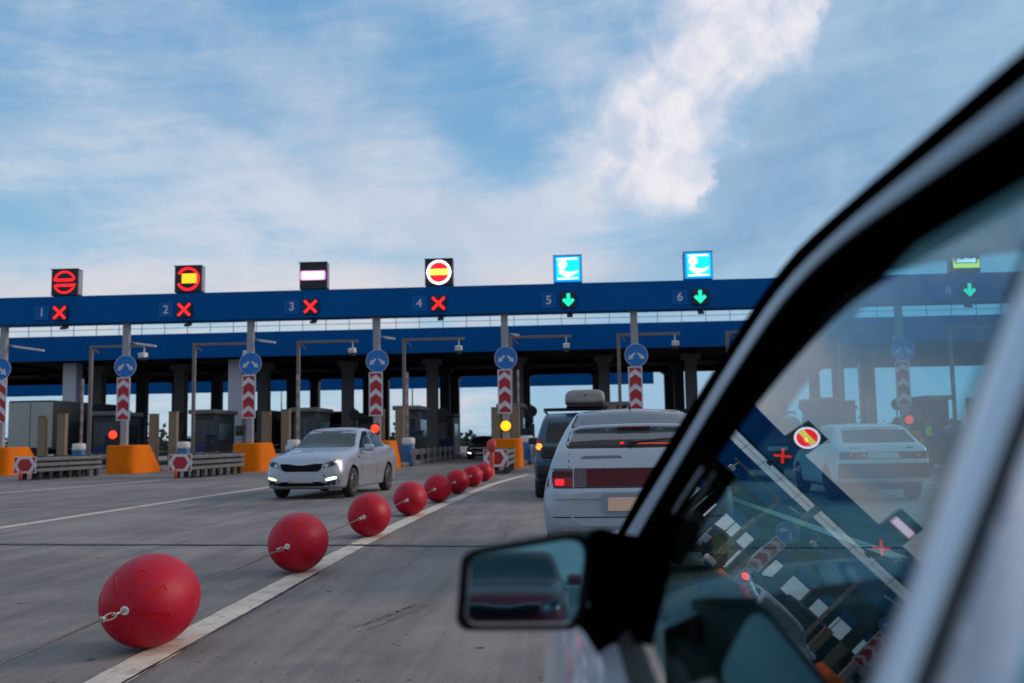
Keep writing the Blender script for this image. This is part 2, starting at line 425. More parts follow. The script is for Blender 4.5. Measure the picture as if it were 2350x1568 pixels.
def rounded(poly, r, n=4):
    out = []
    L = len(poly)
    for i, p in enumerate(poly):
        p = Vector(p); a = Vector(poly[i-1]); b = Vector(poly[(i+1) % L])
        da, db = (a-p), (b-p)
        rr_ = min(r, da.length*.45, db.length*.45)
        p0, p1 = p+da.normalized()*rr_, p+db.normalized()*rr_
        for k in range(n+1):
            q = k/n
            out.append(tuple(p0*(1-q)**2 + p*2*q*(1-q) + p1*q*q))
    return out
def clip(poly, x0, x1, y0, y1):
    for ax, lim, sg in ((0, x0, 1), (0, x1, -1), (1, y0, 1), (1, y1, -1)):
        out = []
        for i, p in enumerate(poly):
            q = poly[(i+1) % len(poly)]
            pi_, qi = (p[ax]-lim)*sg, (q[ax]-lim)*sg
            if pi_ >= 0: out.append(p)
            if (pi_ > 0) != (qi > 0) and pi_ != qi:
                s_ = pi_/(pi_-qi); out.append((p[0]+(q[0]-p[0])*s_, p[1]+(q[1]-p[1])*s_))
        poly = out
        if not poly: return []
    return poly
def circle(cx, cy, r, n=32, a0=0, a1=360):
    return [(cx+r*math.cos(R(a0+(a1-a0)*k/n)), cy+r*math.sin(R(a0+(a1-a0)*k/n))) for k in range(n if a1-a0 >= 360 else n+1)]
def arc_band(cx, cy, r0_, r1_, a0, a1, n=20):
    return circle(cx, cy, r1_, n, a0, a1) + list(reversed(circle(cx, cy, r0_, n, a0, a1)))
def face_to_camera(y):
    """2D (x, z) drawings on a plane that faces the traffic (towards -Y)"""
    return lambda a, b: (a, y, b)

# ------------------------------------------------------------------ ground and markings
g = B(); g.grid([[(-2500, -600, 0), (2500, -600, 0)], [(-2500, 3500, 0), (2500, 3500, 0)]], smooth=False)
tag(g.obj('road', M_ROAD), kind='structure')
def strip(name, pts, w, M, z=.004, jit=0.0, seed=1, step=None):
    rnd = random.Random(seed)
    P_ = [Vector((*p, 0)) for p in pts]
    if step:
        Q = []
        for a, b in zip(P_, P_[1:]):
            n = max(1, int((b-a).length/step))
            Q += [a.lerp(b, k/n) for k in range(n)]
        P_ = Q+[P_[-1]]
    rows = []
    for i, p in enumerate(P_):
        d = (P_[min(i+1, len(P_)-1)]-P_[max(i-1, 0)]).normalized(); nrm = Vector((-d.y, d.x, 0))
        ww = w[0]+(w[1]-w[0])*i/(len(P_)-1) if isinstance(w, tuple) else w
        a_ = nrm*(ww/2)*(1+rnd.uniform(-jit, jit)); b_ = nrm*(ww/2)*(1+rnd.uniform(-jit, jit))
        rows.append([(p.x-a_.x, p.y-a_.y, z), (p.x+b_.x, p.y+b_.y, z)])
    b = B(); b.grid(rows, smooth=False)
    return tag(b.obj(name, M), kind='structure')
def smooth_pts(pts, n=8):
    out = []
    for i in range(len(pts)-1):
        p0, p1, p2, p3 = pts[max(i-1, 0)], pts[i], pts[i+1], pts[min(i+2, len(pts)-1)]
        for k in range(n):
            q = k/n
            out.append(tuple(.5*(2*p1[c]+(p2[c]-p0[c])*q+(2*p0[c]-5*p1[c]+4*p2[c]-p3[c])*q*q+(3*p1[c]-p0[c]-3*p2[c]+p3[c])*q**3) for c in range(2)))
    return out+[pts[-1]]
strip('lane_line', smooth_pts([(-2.40, -20), (-2.38, 2), (-2.40, 5), (-2.45, 8), (-2.47, 11.5), (-2.42, 15), (-2.28, 19.5), (-1.98, 26), (-1.45, 31.2), (-1.25, 33)]), .23, M_LINE, jit=.06, step=.12)
strip('lane_line', [(-8.9, -20), (-8.66, 14.3), (-8.45, 22), (-8.2, 27), (-7.9, 34)], .22, M_LINE, jit=.06, step=.3, seed=2)
strip('lane_line', [(-16.3, 15), (-15.3, 25.3), (-14.1, 33)], .24, M_LINE, jit=.05, step=.3, seed=3)
strip('lane_line', [(3.3, -20), (3.25, 10), (3.2, 34)], .20, M_LINE, jit=.05, step=.3, seed=4)
strip('lane_line', [(8.9, 8), (8.87, 35)], .20, M_LINE, jit=.05, step=.3, seed=5)
strip('tar_seam', [(-60, 16.2), (-30, 13.9), (-12, 12.35), (-7.2, 11.9), (-5.4, 11.66)], (.16, .14), M_TAR, z=.008, jit=.45, seed=6, step=.10)
strip('tar_seam', [(-5.4, 11.66), (-2.44, 11.3), (-.3, 10.9), (3, 10.5), (9, 9.9)], (.13, .06), M_TAR, z=.008, jit=.45, seed=7, step=.10)
strip('tar_seam', [(-14, 19.6), (-8, 18.6), (-5.2, 18.1)], .035, M_TAR, z=.008, jit=.5, seed=8, step=.15)
strip('tar_seam', [(-2.2, 21.5), (0.3, 21.2), (3, 21)], .05, M_TAR, z=.008, jit=.4, seed=9, step=.15)
strip('tar_seam', [(-2.31, -3), (-2.29, 4), (-2.33, 9)], .018, M_TAR, z=.008, jit=.6, seed=10, step=.1)

M_SCUFF = mat('rubber_scuff', (.165, .15, .14), .7, var=.35, scale=14)
for k, (x0, y0, x1, y1, w_) in enumerate(((-1.42, 6.35, -1.16, 7.15, .020), (-1.36, 6.45, -1.12, 7.25, .028), (-1.30, 6.30, -1.02, 7.20, .018), (-1.24, 6.60, -1.05, 7.30, .026))):
    strip('tyre_scuff', [(x0, y0), ((x0+x1)/2+.01, (y0+y1)/2), (x1, y1)], w_, M_SCUFF, z=.003, jit=.9, seed=30+k, step=.02)

# litter on the asphalt
b = B(); b.grid([[(-.06, -.03, .004), (-.02, -.04, .012), (.05, -.03, .006)], [(-.05, .01, .014), (0, .0, .022), (.06, .01, .01)], [(-.04, .04, .004), (.01, .05, .01), (.04, .03, .004)]])
tag(b.obj('paper_scrap', M_WHITEP, loc=(-.02, 13.2, .004)), 'white paper scrap lying on the asphalt behind the silver hatchback', 'litter')

# ------------------------------------------------------------------ the plaza: lanes and islands
PITCH = 5.69; YG = 41.6
PX = [-2.51+PITCH*(i-4) for i in range(9)]         # poles 0..8
LANE = [(PX[i-1]+PX[i])/2 for i in range(1, 9)]    # lanes 1..8
for i, x in enumerate(PX):
    b = B(); b.box((x-.2, 66.5, .1), (1.9, 45, .2), .04)
    tag(b.obj('traffic_island', M_KERB), kind='structure')

# gantry: one welded frame, beam and poles
gan = thing('gantry', 'long blue gantry beam on grey poles carrying the lane signals', 'gantry', (0, YG, 0))
b = B(); b.box((-6, 0, 7.335), (70, .9, 1.25), .015)
for k in range(23):                                 # cladding joints
    b.box((-40+k*3.0, -.452, 7.335), (.012, .006, 1.24))
b.obj('beam', M_BLUE, gan)
for x in PX:
    b = B(); b.box((x, .0, 3.45), (.30, .24, 6.5), .03); b.box((x, 0, .22), (.5, .5, .03), .005); b.box((x, 0, 6.69), (.5, .4, .03), .005)
    b.obj('pole', M_POLE, gan)
for k, x in enumerate(LANE):
    b = B(); b.box((x+.05, -.05, 6.66), (.1, .1, .1), .01); b.box((x+.05, -.2, 6.56), (.26, .36, .12), .03, rot=Matrix.Rotation(R(14), 3, 'X'))
    b.obj('sensor', M_DARK, gan)
for i, x in enumerate(PX[:5]):                      # small lamp arms pointing off the poles
    o = thing('strip_lamp', ['slim grey lamp arm on the leftmost gantry pole', 'slim grey lamp arm beside the display of lane 2', 'slim grey lamp arm beside the sign of lane 3', 'short grey lamp arm beside the sign of lane 4', 'short grey lamp arm on the pole above the amber lamp'][i], 'lamp', (x+.16, YG+.05, 5.85), 0, 'lamp arms on the gantry poles')
    L_ = [1.45, .95, .75, .45, .3][i]
    b = B(); b.tube([(0, 0, 0), (.18, .05, -.02)], .035, 8, 0); b.obj('bracket', M_POLE, o)
    b = B(); b.box((.18+L_/2, .1, -.02-L_*.09), (L_, .16, .09), .03, rot=Matrix.Rotation(R(9), 3, 'Y')); b.obj('lamp_head', M_WHITEP, o)

# lane signals, numbers and displays
def text_mesh(ch, size):
    cu = bpy.data.curves.new('number', 'FONT'); cu.body = ch; cu.size = size; cu.align_x = 'CENTER'; cu.align_y = 'CENTER'; cu.extrude = .006; cu.offset = .006
    to = bpy.data.objects.new('number', cu); COL.objects.link(to)
    bpy.context.view_layer.update()
    me = bpy.data.meshes.new_from_object(to.evaluated_get(bpy.context.evaluated_depsgraph_get()))
    bpy.data.objects.remove(to)
    return me
yf = YG-.45
for k, x in enumerate(LANE):
    lane = k+1
    open_ = lane >= 5
    # number plate
    o = thing('number_plate', 'small blue plate with the white number %d on the gantry beam' % lane, 'sign', (x-.86, yf-.02, 7.22), 0, 'lane number plates')
    b = B(); b.box((0, 0, 0), (.62, .03, .62), .01); b.obj('plate', mat('plate_blue', (.004, .115, .40), .55, spec=.1), o)
    b = B()
    for (cx_, cz, w_, h_) in ((0, .30, .62, .02), (0, -.30, .62, .02), (-.30, 0, .02, .58), (.30, 0, .02, .58)): b.box((cx_, -.017, cz), (w_, .008, h_))
    b.obj('border', M_SIGNB, o)
    me = text_mesh(str(lane), .52); me.materials.append(M_SIGNW)
    n = bpy.data.objects.new('number', me); COL.objects.link(n); n.parent = o; n.rotation_euler = (R(90), 0, 0); n.location = (0, -.024, 0)
    # lane signal
    o = thing('lane_signal', ('lane signal with a lit green down arrow beside number %d' if open_ else 'lane signal with a lit red cross beside number %d') % lane, 'signal', (x, yf-.06, 7.20), 0, 'lane signals on the beam')
    b = B(); b.box((0, 0, 0), (.66, .11, .66), .02); b.obj('housing', M_BLACK, o)
    b = B(); fn = face_to_camera(-.057)
    if open_:
        b.prism([(-.075, .29), (.075, .29), (.075, 0), (.17, .09), (.27, -.01), (0, -.29), (-.27, -.01), (-.17, .09), (-.075, 0)], fn, (0, -.012, 0))
        b.obj('arrow', G_GREEN, o)
    else:
        w_ = .062; L_ = .375
        pts = []
        for a in range(4):
            ca, sa = math.cos(R(45+90*a)), math.sin(R(45+90*a))
            pts += [(ca*L_+sa*w_*.9, sa*L_-ca*w_*.9), (ca*L_-sa*w_*.9, sa*L_+ca*w_*.9), (math.cos(R(90+90*a))*w_*1.25, math.sin(R(90+90*a))*w_*1.25)]
        b.prism(pts, fn, (0, -.012, 0)); b.obj('cross', G_REDX, o)
    # display box above
    lab = {1: 'black display on the beam with a broken red ring and two red bars', 2: 'black display with a red ring open on the left and an amber block',
           3: 'black display lit only by one white horizontal bar', 4: 'black display with a full white ring around a red disc and yellow bar',
           5: 'cyan lit display with a white hand and coins above lane 5', 6: 'cyan lit display with a white hand and coins above lane 6',
           7: 'cyan lit display behind the window frame above lane 7', 8: 'dark display with a yellow lit corner above lane 8 seen through the window'}[lane]
    o = thing('lane_display', lab, 'display', (x+(.06 if lane < 4 else 0), YG-.1, 8.62), 0, 'lane displays on the gantry')
    b = B(); b.box((0, 0, 0), (1.24, .46, 1.22), .03); b.box((0, -.235, .6), (1.28, .1, .03)); b.obj('housing', M_BLACK, o)
    for sx in (-1, 1):
        b = B(); b.box((sx*.625, .0, 0), (.012, .34, 1.1), .004); b.obj('side_panel', M_POLE, o)
    for sx in (-.5, 0.05, .5):
        b = B(); b.box((sx, 0, -.635), (.04, .3, .07)); b.obj('stand', M_STEEL, o)
    fn = face_to_camera(-.232); dv = (0, -.008, 0); dv2 = (0, -.014, 0)
    if lane == 1:
        b = B()
        for a0, a1 in ((14, 166), (194, 346)): b.prism(arc_band(0, 0, .44, .515, a0+2, a1+6), fn, dv)
        for z0 in (.10, -.14): b.prism([(-.40, z0-.055), (.40, z0-.055), (.40, z0+.055), (-.40, z0+.055)], fn, dv)
        b.obj('lit_symbol', G_RED, o)
    elif lane == 2:
        b = B(); b.prism(arc_band(0, 0, .43, .53, -155, 150, 44), fn, dv); b.obj('lit_ring', G_RED, o)
        b = B(); b.prism([(-.28, -.19), (.40, -.19), (.40, .24), (-.28, .24)], fn, dv); b.obj('lit_block', G_YEL, o)
    elif lane == 3:
        b = B(); b.prism(rounded([(-.58, -.20), (.55, -.20), (.55, .22), (-.58, .22)], .08), fn, dv); b.obj('lit_rim', G_PINK, o)
        b = B(); b.prism(rounded([(-.50, -.15), (.46, -.15), (.46, .17), (-.50, .17)], .05), fn, dv2); b.obj('lit_bar', G_WHITE, o)
    elif lane == 4:
        b = B(); b.prism(arc_band(0, 0, .44, .55, 0, 359.9, 48), fn, dv2); b.obj('lit_ring', G_WHITE, o)
        b = B(); b.prism(circle(0, 0, .435, 40), fn, dv); b.obj('lit_disc', G_RED, o)
        b = B(); b.prism([(-.42, -.12), (.42, -.12), (.42, .15), (-.42, .15)], fn, dv2); b.obj('lit_bar', G_YEL2, o)
    elif lane < 8:
        b = B(); b.prism(rounded([(-.60, -.59), (.60, -.59), (.60, .59), (-.60, .59)], .05), fn, dv); b.obj('lit_border', G_AZURE, o)
        b = B(); b.prism([(-.50, -.50), (.52, -.50), (.52, .52), (-.50, .52)], fn, dv2); b.obj('lit_field', G_CYAN, o)
        fn3 = face_to_camera(-.248)
        b = B()
        b.prism([(-.46, .40), (.44, .42), (.44, .48), (-.46, .46)], fn3, dv); b.prism([(-.44, -.47), (.44, -.45), (.44, -.39), (-.44, -.41)], fn3, dv)
        b.prism(circle(-.22, .20, .19, 14), fn3, dv)
        b.prism([(-.38, -.05), (-.28, .02), (-.20, -.03), (-.10, -.12), (.12, -.16), (.36, -.12), (.46, -.06), (.42, -.16), (.22, -.28), (-.02, -.36), (-.20, -.30), (-.38, -.18)], fn3, dv)
        b.prism([(-.36, .16), (-.24, .02), (-.12, .10), (-.20, .18)], fn3, dv2)
        b.obj('lit_hand', G_WHITE, o)
        b = B(); b.prism(circle(-.25, .12, .05, 10), face_to_camera(-.256), dv2); b.obj('lit_coin', G_YEL2, o)
    else:
        b = B(); b.prism([(-.56, .35), (-.46, .35), (-.42, -.22), (.5, -.22), (.5, -.05), (.58, -.05), (.58, -.42), (-.52, -.42)], fn, dv); b.obj('lit_corner', G_YEL2, o)
        b = B(); b.prism([(-.38, -.18), (.45, -.18), (.42, .04), (.2, -.02), (0, .05), (-.1, -.05), (-.34, .06)], fn, dv2); b.obj('lit_figure', G_WHITE, o)

# round keep-left/right signs and chevron boards on the poles
def arrow2d(sx, r0_=.02):
    """arrow from the middle of the disc down and outwards"""
    a = Vector((sx*.06, .10)); e = Vector((sx*.34, -.17)); d = (e-a).normalized(); n = Vector((-d.y, d.x))
    w_ = .058
    P_ = [a-n*w_*.6, a+d*.24-n*w_, a+d*.20-n*.13, e+d*.02, a+d*.20+n*.13, a+d*.24+n*w_, a+n*w_*.6]
    return [tuple(p) for p in P_]
SIGNPOS = ['on the leftmost pole', 'on the pole between lanes 1 and 2', 'on the pole between lanes 2 and 3', 'on the pole between lanes 3 and 4', 'on the pole between lanes 4 and 5',
           'on the pole between lanes 5 and 6', 'on the pole between lanes 6 and 7', 'on the pole between lanes 7 and 8', 'on the pole right of lane 8']
for i, x in enumerate(PX):
    o = thing('round_sign', ('round blue sign with one white arrow ' if i == 0 else 'round blue two-arrow sign ') + SIGNPOS[i], 'road sign', (x+(.05 if i else -.05), YG-.17, 4.76), 0, 'round blue arrow signs')
    b = B(); b.prism(circle(0, 0, .50, 40), face_to_camera(0), (0, .03, 0)); b.obj('disc', M_SIGNB, o)
    b = B(); b.prism(arc_band(0, 0, .485, .505, 0, 359.9, 48), face_to_camera(-.003), (0, -.004, 0)); b.obj('rim', M_SIGNW, o)
    if i == 0:
        b = B(); b.prism([(-.30, .24), (-.24, .30), (.14, -.06), (.22, .04), (.32, -.28), (.0, -.2), (.08, -.12)], face_to_camera(-.003), (0, -.006, 0)); b.obj('arrow', M_SIGNW, o)
    else:
        for sx in (-1, 1):
            b = B(); b.prism(arrow2d(sx), face_to_camera(-.003), (0, -.006, 0)); b.obj('arrow', M_SIGNW, o)
    o = thing('chevron_board', ('tall board of slanting red and white stripes ' if i == 0 else 'tall red and white chevron board ') + SIGNPOS[i], 'road sign', (x-.02, YG-.16, 2.36), 0, 'striped boards on the poles')
    Wd, Hd = .56, 1.88
    b = B(); b.box((0, .015, Hd/2), (Wd+.05, .03, Hd+.05), .006); b.obj('board', M_SIGNW, o)
    b = B(); fn = face_to_camera(-.002)
    if i == 0:
        z0 = -.45
        while z0 < Hd+.5:
            pl = clip([(-Wd/2, z0+.25), (Wd/2, z0-.25), (Wd/2, z0+.10), (-Wd/2, z0+.60)], -Wd/2, Wd/2, .02, Hd-.02)
            if len(pl) > 2: b.prism(pl, fn, (0, -.006, 0))
            z0 += .62
    else:
        z0 = -.27
        while z0 < Hd+.2:
            for sx in (-1, 1):
                pl = clip([(0, z0+.20), (sx*.9*Wd/2, z0), (sx*.9*Wd/2, z0+.40), (0, z0+.60)], -Wd/2*.9, Wd/2*.9, .03, Hd-.03)
                if len(pl) > 2: b.prism(pl, fn, (0, -.006, 0))
            z0 += .625
    b.obj('red_pattern', M_SIGNR, o)

# lamps on the poles
def pole_lamp(x, z, M, label, r=.15, dxo=0.0):
    o = thing('warning_lamp', label, 'lamp', (x+dxo, YG-.22, z), 0, 'round lamps on the gantry poles')
    b = B(); b.box((0, .06, 0), (.40, .10, .46), .04); b.box((-dxo/2, .13, .12), (abs(dxo)+.1, .05, .06), .01); b.obj('housing', M_BLACK, o)
    b = B(); b.lathe([(r*.5, -.06), (r*.85, -.045), (r, .0), (r, .02)], axis='Y', seg=24); b.obj('lens', M, o)
    return o
pole_lamp(PX[1], 1.72, G_LAMPR, 'small lit red lamp left of the pole between lanes 1 and 2', .18, -.42)
pole_lamp(PX[2], 1.80, M_GLASS, 'unlit dark lamp left of the pole between lanes 2 and 3', .13, -.40)
pole_lamp(PX[3], 1.78, G_LAMPR, 'lit red lamp showing above the rear roof of the silver sedan', .18, -.05)
pole_lamp(PX[4], 1.80, G_LAMPA, 'bright amber lamp on the pole above the orange block', .22, 0)
pole_lamp(PX[7], 1.75, G_LAMPR, 'lit red lamp beside the worker in the yellow vest', .18, .12)

# orange crash blocks
BLK = ['orange crash block cut by the left edge of the photo', 'orange crash block below the pole between lanes 1 and 2', 'orange crash block left of the silver sedan', 'orange crash block half hidden behind the silver sedan', 'orange crash block behind the last red ball',
       'orange crash block hidden behind the silver hatchback', 'orange crash block between lanes 6 and 7', 'orange crash block behind the worker in the yellow vest', 'orange crash block right of lane 8']
for i, x in enumerate(PX):
    b = B()
    b.bm.verts.ensure_lookup_table()
    # plan outline: rounded nose towards the traffic; the back end slopes
    nose = [(math.sin(R(a))*.66, 41.35-math.cos(R(a))*.35) for a in range(-90, 91, 15)]
    lo = [(x+p, q, .0) for p, q in nose] + [(x+.66, 44.1, 0), (x-.66, 44.1, 0)]
    hi = [(x+p*.985, q+.01, 1.22) for p, q in nose] + [(x+.65, 42.8, 1.22), (x-.65, 42.8, 1.22)]
    md = [tuple(Vector(a)*.03+Vector(c)*.97) for a, c in zip(lo, hi)]
    cen = Vector((x, 42, 0))
    top = [(x+(c[0]-x)*.95, 42+(c[1]-42)*.96, 1.245) for c in hi]
    b.grid([lo, md, hi, top], 0, True, True, False, True)
    o = b.obj('crash_block', M_ORANGE); o.location = (0, 0, .003)
    for p in o.data.polygons:
        p.use_smooth = abs(p.normal.z) < .4
    tag(o, BLK[i], 'crash barrier', 'orange crash blocks')

# guardrail noses with hexagon markers
def rail_profile():
    return [(-.02, 0), (.02, .012), (.06, .03), (.065, .05), (.05, .07), (.05, .085), (.065, .105), (.06, .125), (.02, .143), (-.02, .155)]
def guardrail(x, y0, x1, y1, label, flip=False):
    o = thing('guardrail', label, 'guardrail', (x, y0, 0), 0, 'guardrail ends with hexagon boards')
    L_ = y1-y0; sk = x1-x
    for side in (-1, 1):
        b = B()
        for k in range(3):
            zb = .28+.205*k
            rows = []
            for q in range(9):
                yy = .08+(L_-.08)*q/8; xo = sk*q/8
                rows.append([(xo+side*(.36+a), yy, zb+c) for a, c in rail_profile()])
            b.grid(rows, 0, False)
        b.obj('rail', M_STEEL, o)
    b = B()
    for k in range(3):
        rows = []
        for q in range(13):
            a = math.pi*q/12; rows.append([(-math.cos(a)*(.36+p), .10-math.sin(a)*(.20+p*.6), .28+.205*k+c) for p, c in rail_profile()])
        b.grid(rows, 0, False)
    b.obj('end_rail', M_STEEL, o)
    b = B(); b.grid([[(xo-.33, yy, .28), (xo+.33, yy, .28), (xo+.33, yy, .86), (xo-.33, yy, .86)] for xo, yy in ((0, .12), (sk, L_-.05))], 0, False, True, True, True); b.obj('gap_shade', M_ARCH, o)  # dark box added inside so the gaps between the rails look shaded
    n = 7
    for q in range(n):
        yy = .25+(L_-.5)*q/(n-1); xo = sk*yy/L_
        for side in (-1, 1):
            b = B(); b.box((xo+side*.30, yy, .44), (.12, .20, .88), .006); b.obj('post', M_DARKCOL, o)
    b = B(); b.box((-.02, -.17, .57), (.86, .03, .62), .01); b.obj('marker_board', M_SIGNW, o)
    b = B(); fn = face_to_camera(-.188); dv = (0, -.006, 0)
    hx = [(-.29, 0), (-.16, .22), (.16, .22), (.29, 0), (.16, -.22), (-.16, -.22)]
    b.prism([(p-.02, q+.57) for p, q in hx], fn, dv)
    for sx in (-1, 1):
        for sz in (-1, 1):
            b.prism([(sx*.40-.02, sz*.285+.57), (sx*.26-.02, sz*.285+.57), (sx*.40-.02, sz*.07+.57)], fn, dv)
    b.obj('hexagon', M_SIGNR, o)
    return o
guardrail(-20.1, 34.9, -19.85, 39.3, 'grey guardrail end with red hexagon board near the left edge')
guardrail(-14.02, 34.5, -13.75, 39.3, 'grey guardrail end with red hexagon board left of the silver sedan')
guardrail(-2.38, 33.6, -2.38, 38.5, 'guardrail end with red hexagon board behind the red guide post')
guardrail(8.87, 34.5, 8.87, 39.3, 'guardrail end with red hexagon board right of the white hatchback')
def marker_post(x, y, label):
    b = B(); b.lathe([(.055, 0), (.055, .34), (.03, .36)], seg=12); tag(b.obj('marker_post', M_ORANGEP, loc=(x, y, .002)), label, 'post', 'small red marker posts')
marker_post(-20.12, 34.45, 'short red marker post below the leftmost hexagon board')
marker_post(-14.08, 34.05, 'short red marker post below the hexagon board by the sedan')
# red guide post with a ball head at the end of the cable
o = thing('guide_post', 'red guide post with a round head at the end of the ball cable', 'post', (-2.40, 31.6, 0))
b = B(); b.lathe([(.16, 0), (.16, .03), (.09, .06), (.075, .3), (.085, .75), (.06, .80)], seg=16); b.obj('post', M_ORANGEP, o)
b = B(); b.lathe([(.05, .80), (.13, .86), (.165, .96), (.165, 1.06), (.13, 1.17), (.05, 1.22)], seg=20); b.obj('head', M_REDP, o)

# ------------------------------------------------------------------ red balls on a steel cable
BY = [5.82, 9.10, 12.38, 15.74, 18.94, 21.91, 25.05, 28.08]
BX = [-2.547, -2.553, -2.542, -2.551, -2.52, -2.465, -2.415, -2.38]
BA, BR = .370, .275
ZC = BR+.003
def ball_shell():
    b = B(); bm = b.bm
    ts = [5, 9, 14, 20, 26, 32, 38, 45, 51, 60, 68, 76, 84, 88.5, 90, 91.5, 96, 104, 112, 120, 129, 135, 142, 148, 154, 160, 166, 171, 175]
    ph = []
    for k in range(8):
        for a in (-5.5, -1.8, 1.8, 5.5, 12, 19, 25, 31): ph.append(k*45+22.5+a+ 8)
    rows = []
    for t_ in ts:
        ring = 1.0+(.010 if t_ == 90 else 0)
        st, ct = math.sin(R(t_)), math.cos(R(t_))
        # a slightly egg-shaped body, flatter at the hub ends
        rows.append([bm.verts.new((BR*ring*st**.92*math.cos(R(p)), -BA*ct*(1-.05*abs(ct)**3), BR*ring*st**.92*math.sin(R(p)))) for p in ph])
    n = len(ph); strips = []
    for i in range(len(rows)-1):
        for j in range(n):
            f = bm.faces.new((rows[i][j], rows[i][(j+1) % n], rows[i+1][(j+1) % n], rows[i+1][j])); f.smooth = True
            tm = (ts[i]+ts[i+1])/2
            if j % 8 in (0, 1, 2) and (14 < tm < 51 or 129 < tm < 166): strips.append(f)
    bm.faces.new(rows[0]); bm.faces.new(rows[-1])
    bmesh.ops.recalc_face_normals(bm, faces=bm.faces[:])
    r = bmesh.ops.extrude_face_region(bm, geom=strips)
    nv = [v for v in r['geom'] if isinstance(v, bmesh.types.BMVert)]
    nf = [f for f in r['geom'] if isinstance(f, bmesh.types.BMFace)]
    bmesh.ops.delete(bm, geom=strips, context='FACES')
    for v in nv:
        v.co -= Vector((v.co.x/BR**2, v.co.y/BA**2, v.co.z/BR**2)).normalized()*.0026
    for f in nf: f.material_index = 1; f.smooth = True
    for e in bm.edges:
        if len(e.link_faces) == 2 and e.calc_face_angle(0) > R(35): e.smooth = False
    return b
def link_mesh(b, y0, y1, w, r, roll_):
    pts = []
    h = (y1-y0)/2; cy_ = (y0+y1)/2
    for k in range(17):
        a = 2*math.pi*k/16
        xx = w*math.copysign(abs(math.sin(a))**.6, math.sin(a)); yy = h*math.copysign(abs(math.cos(a))**.8, math.cos(a))
        pts.append((xx*math.cos(roll_), cy_+yy, xx*math.sin(roll_)))
    b.tube(pts, r, 6)
LB = ['largest red ball on the cable, nearest the camera', 'second red ball on the cable with its white hub showing', 'third red ball on the cable, just beyond the tar seam', 'fourth red ball along the white line',
      'fifth red ball along the white line', 'sixth red ball from the camera on the cable', 'seventh red ball, second to last before the red guide post', 'last and smallest red ball before the red guide post']
def make_ball():
    o = thing('buoy_ball', LB[0], 'buoy ball', (0, 0, 0), 0, 'red balls strung on the steel cable')
    ball_shell().obj('shell', [M_REDBALL, M_REDSTRIP], o)
    for s_ in (-1, 1):
        b = B(); y = s_*BA*.95
        b.torus((0, y, 0), .019, .0075, 'Y', 20, 8); b.lathe([(.010, y-.02*s_), (.016, y-.004*s_), (.016, y+.001*s_), (.005, y+.004*s_)], axis='Y', seg=14)
        b.obj('hub', M_WHITEP, o)
        b = B(); link_mesh(b, min(y, y+s_*(.125 if s_ < 0 else .07)), max(y, y+s_*(.125 if s_ < 0 else .07)), .019, .005, .5); b.obj('chain_link', M_CHROME, o)
        if s_ == -1:
            b = B(); link_mesh(b, y-.235, y-.112, .017, .005, -1.0); b.obj('shackle', M_CHROME, o)
        b = B(); yc = y+s_*(.255 if s_ < 0 else .085)
        b.box((0, yc, 0), (.024, .035, .03), .006); b.tube([(-.018, yc, .012), (.018, yc, .012)], .005, 6); b.obj('clamp', M_CHROME, o)
    return o
ball0 = make_ball()
rnd = random.Random(5)
for i in range(8):
    o = ball0 if i == 0 else copy_tree(ball0)
    o.location = (BX[i], BY[i], ZC); o['label'] = LB[i]
    o.rotation_euler = (R(rnd.uniform(-1.5, 1.5)), R([0, 14, 33, 5, 22, 40, 11, 27][i]), R([0, -1, .5, 1, -1.5, -1.5, -1, -1][i]))
b = B()
ends = [(-2.54, 2.2, .27)]
for i in range(8): ends += [(BX[i], BY[i]-BA-.22, ZC), (BX[i], BY[i]+BA+.05, ZC)]
ends.append((-2.40, 31.55, .40))
for a, c in zip(ends[0::2], ends[1::2]):
    mid = [(a[0]+(c[0]-a[0])*q/6, a[1]+(c[1]-a[1])*q/6, a[2]+(c[2]-a[2])*q/6-.02*math.sin(math.pi*q/6)) for q in range(7)]
    b.tube(mid,   .0068, 6)
tag(b.obj('steel_cable', M_CABLE), 'thin steel cable threading the row of red balls', 'cable')

# ------------------------------------------------------------------ toll canopy
can = thing('toll_canopy', 'wide blue toll plaza canopy on concrete columns behind the gantry', 'canopy', (0, 56, 0))
b = B(); b.box((-6, .1, 7.17), (76, .2, 1.50), .01)
for k in range(32): b.box((-43+k*2.4, -.003, 7.17), (.012, .006, 1.49))
b.obj('front_fascia', M_BLUE, can)
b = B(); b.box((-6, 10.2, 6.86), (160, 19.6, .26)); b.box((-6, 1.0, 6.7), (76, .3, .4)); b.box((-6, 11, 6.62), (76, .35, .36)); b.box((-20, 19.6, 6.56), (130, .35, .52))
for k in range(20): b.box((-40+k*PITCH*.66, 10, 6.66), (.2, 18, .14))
b.obj('soffit', M_SOFFIT, can)  # roof gap added before the rear fascia so sky light falls on it
b = B(); b.box((-52, 28.1, 6.95), (120, .2, 2.2), .01); b.obj('rear_fascia', M_BLUE, can)
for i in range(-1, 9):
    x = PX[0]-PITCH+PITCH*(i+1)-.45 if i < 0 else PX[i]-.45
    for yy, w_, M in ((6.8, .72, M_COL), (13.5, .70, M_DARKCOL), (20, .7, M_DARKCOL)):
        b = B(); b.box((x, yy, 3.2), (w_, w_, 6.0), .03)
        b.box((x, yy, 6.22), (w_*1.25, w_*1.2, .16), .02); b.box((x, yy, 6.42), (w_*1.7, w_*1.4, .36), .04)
        b.obj('column', M, can)
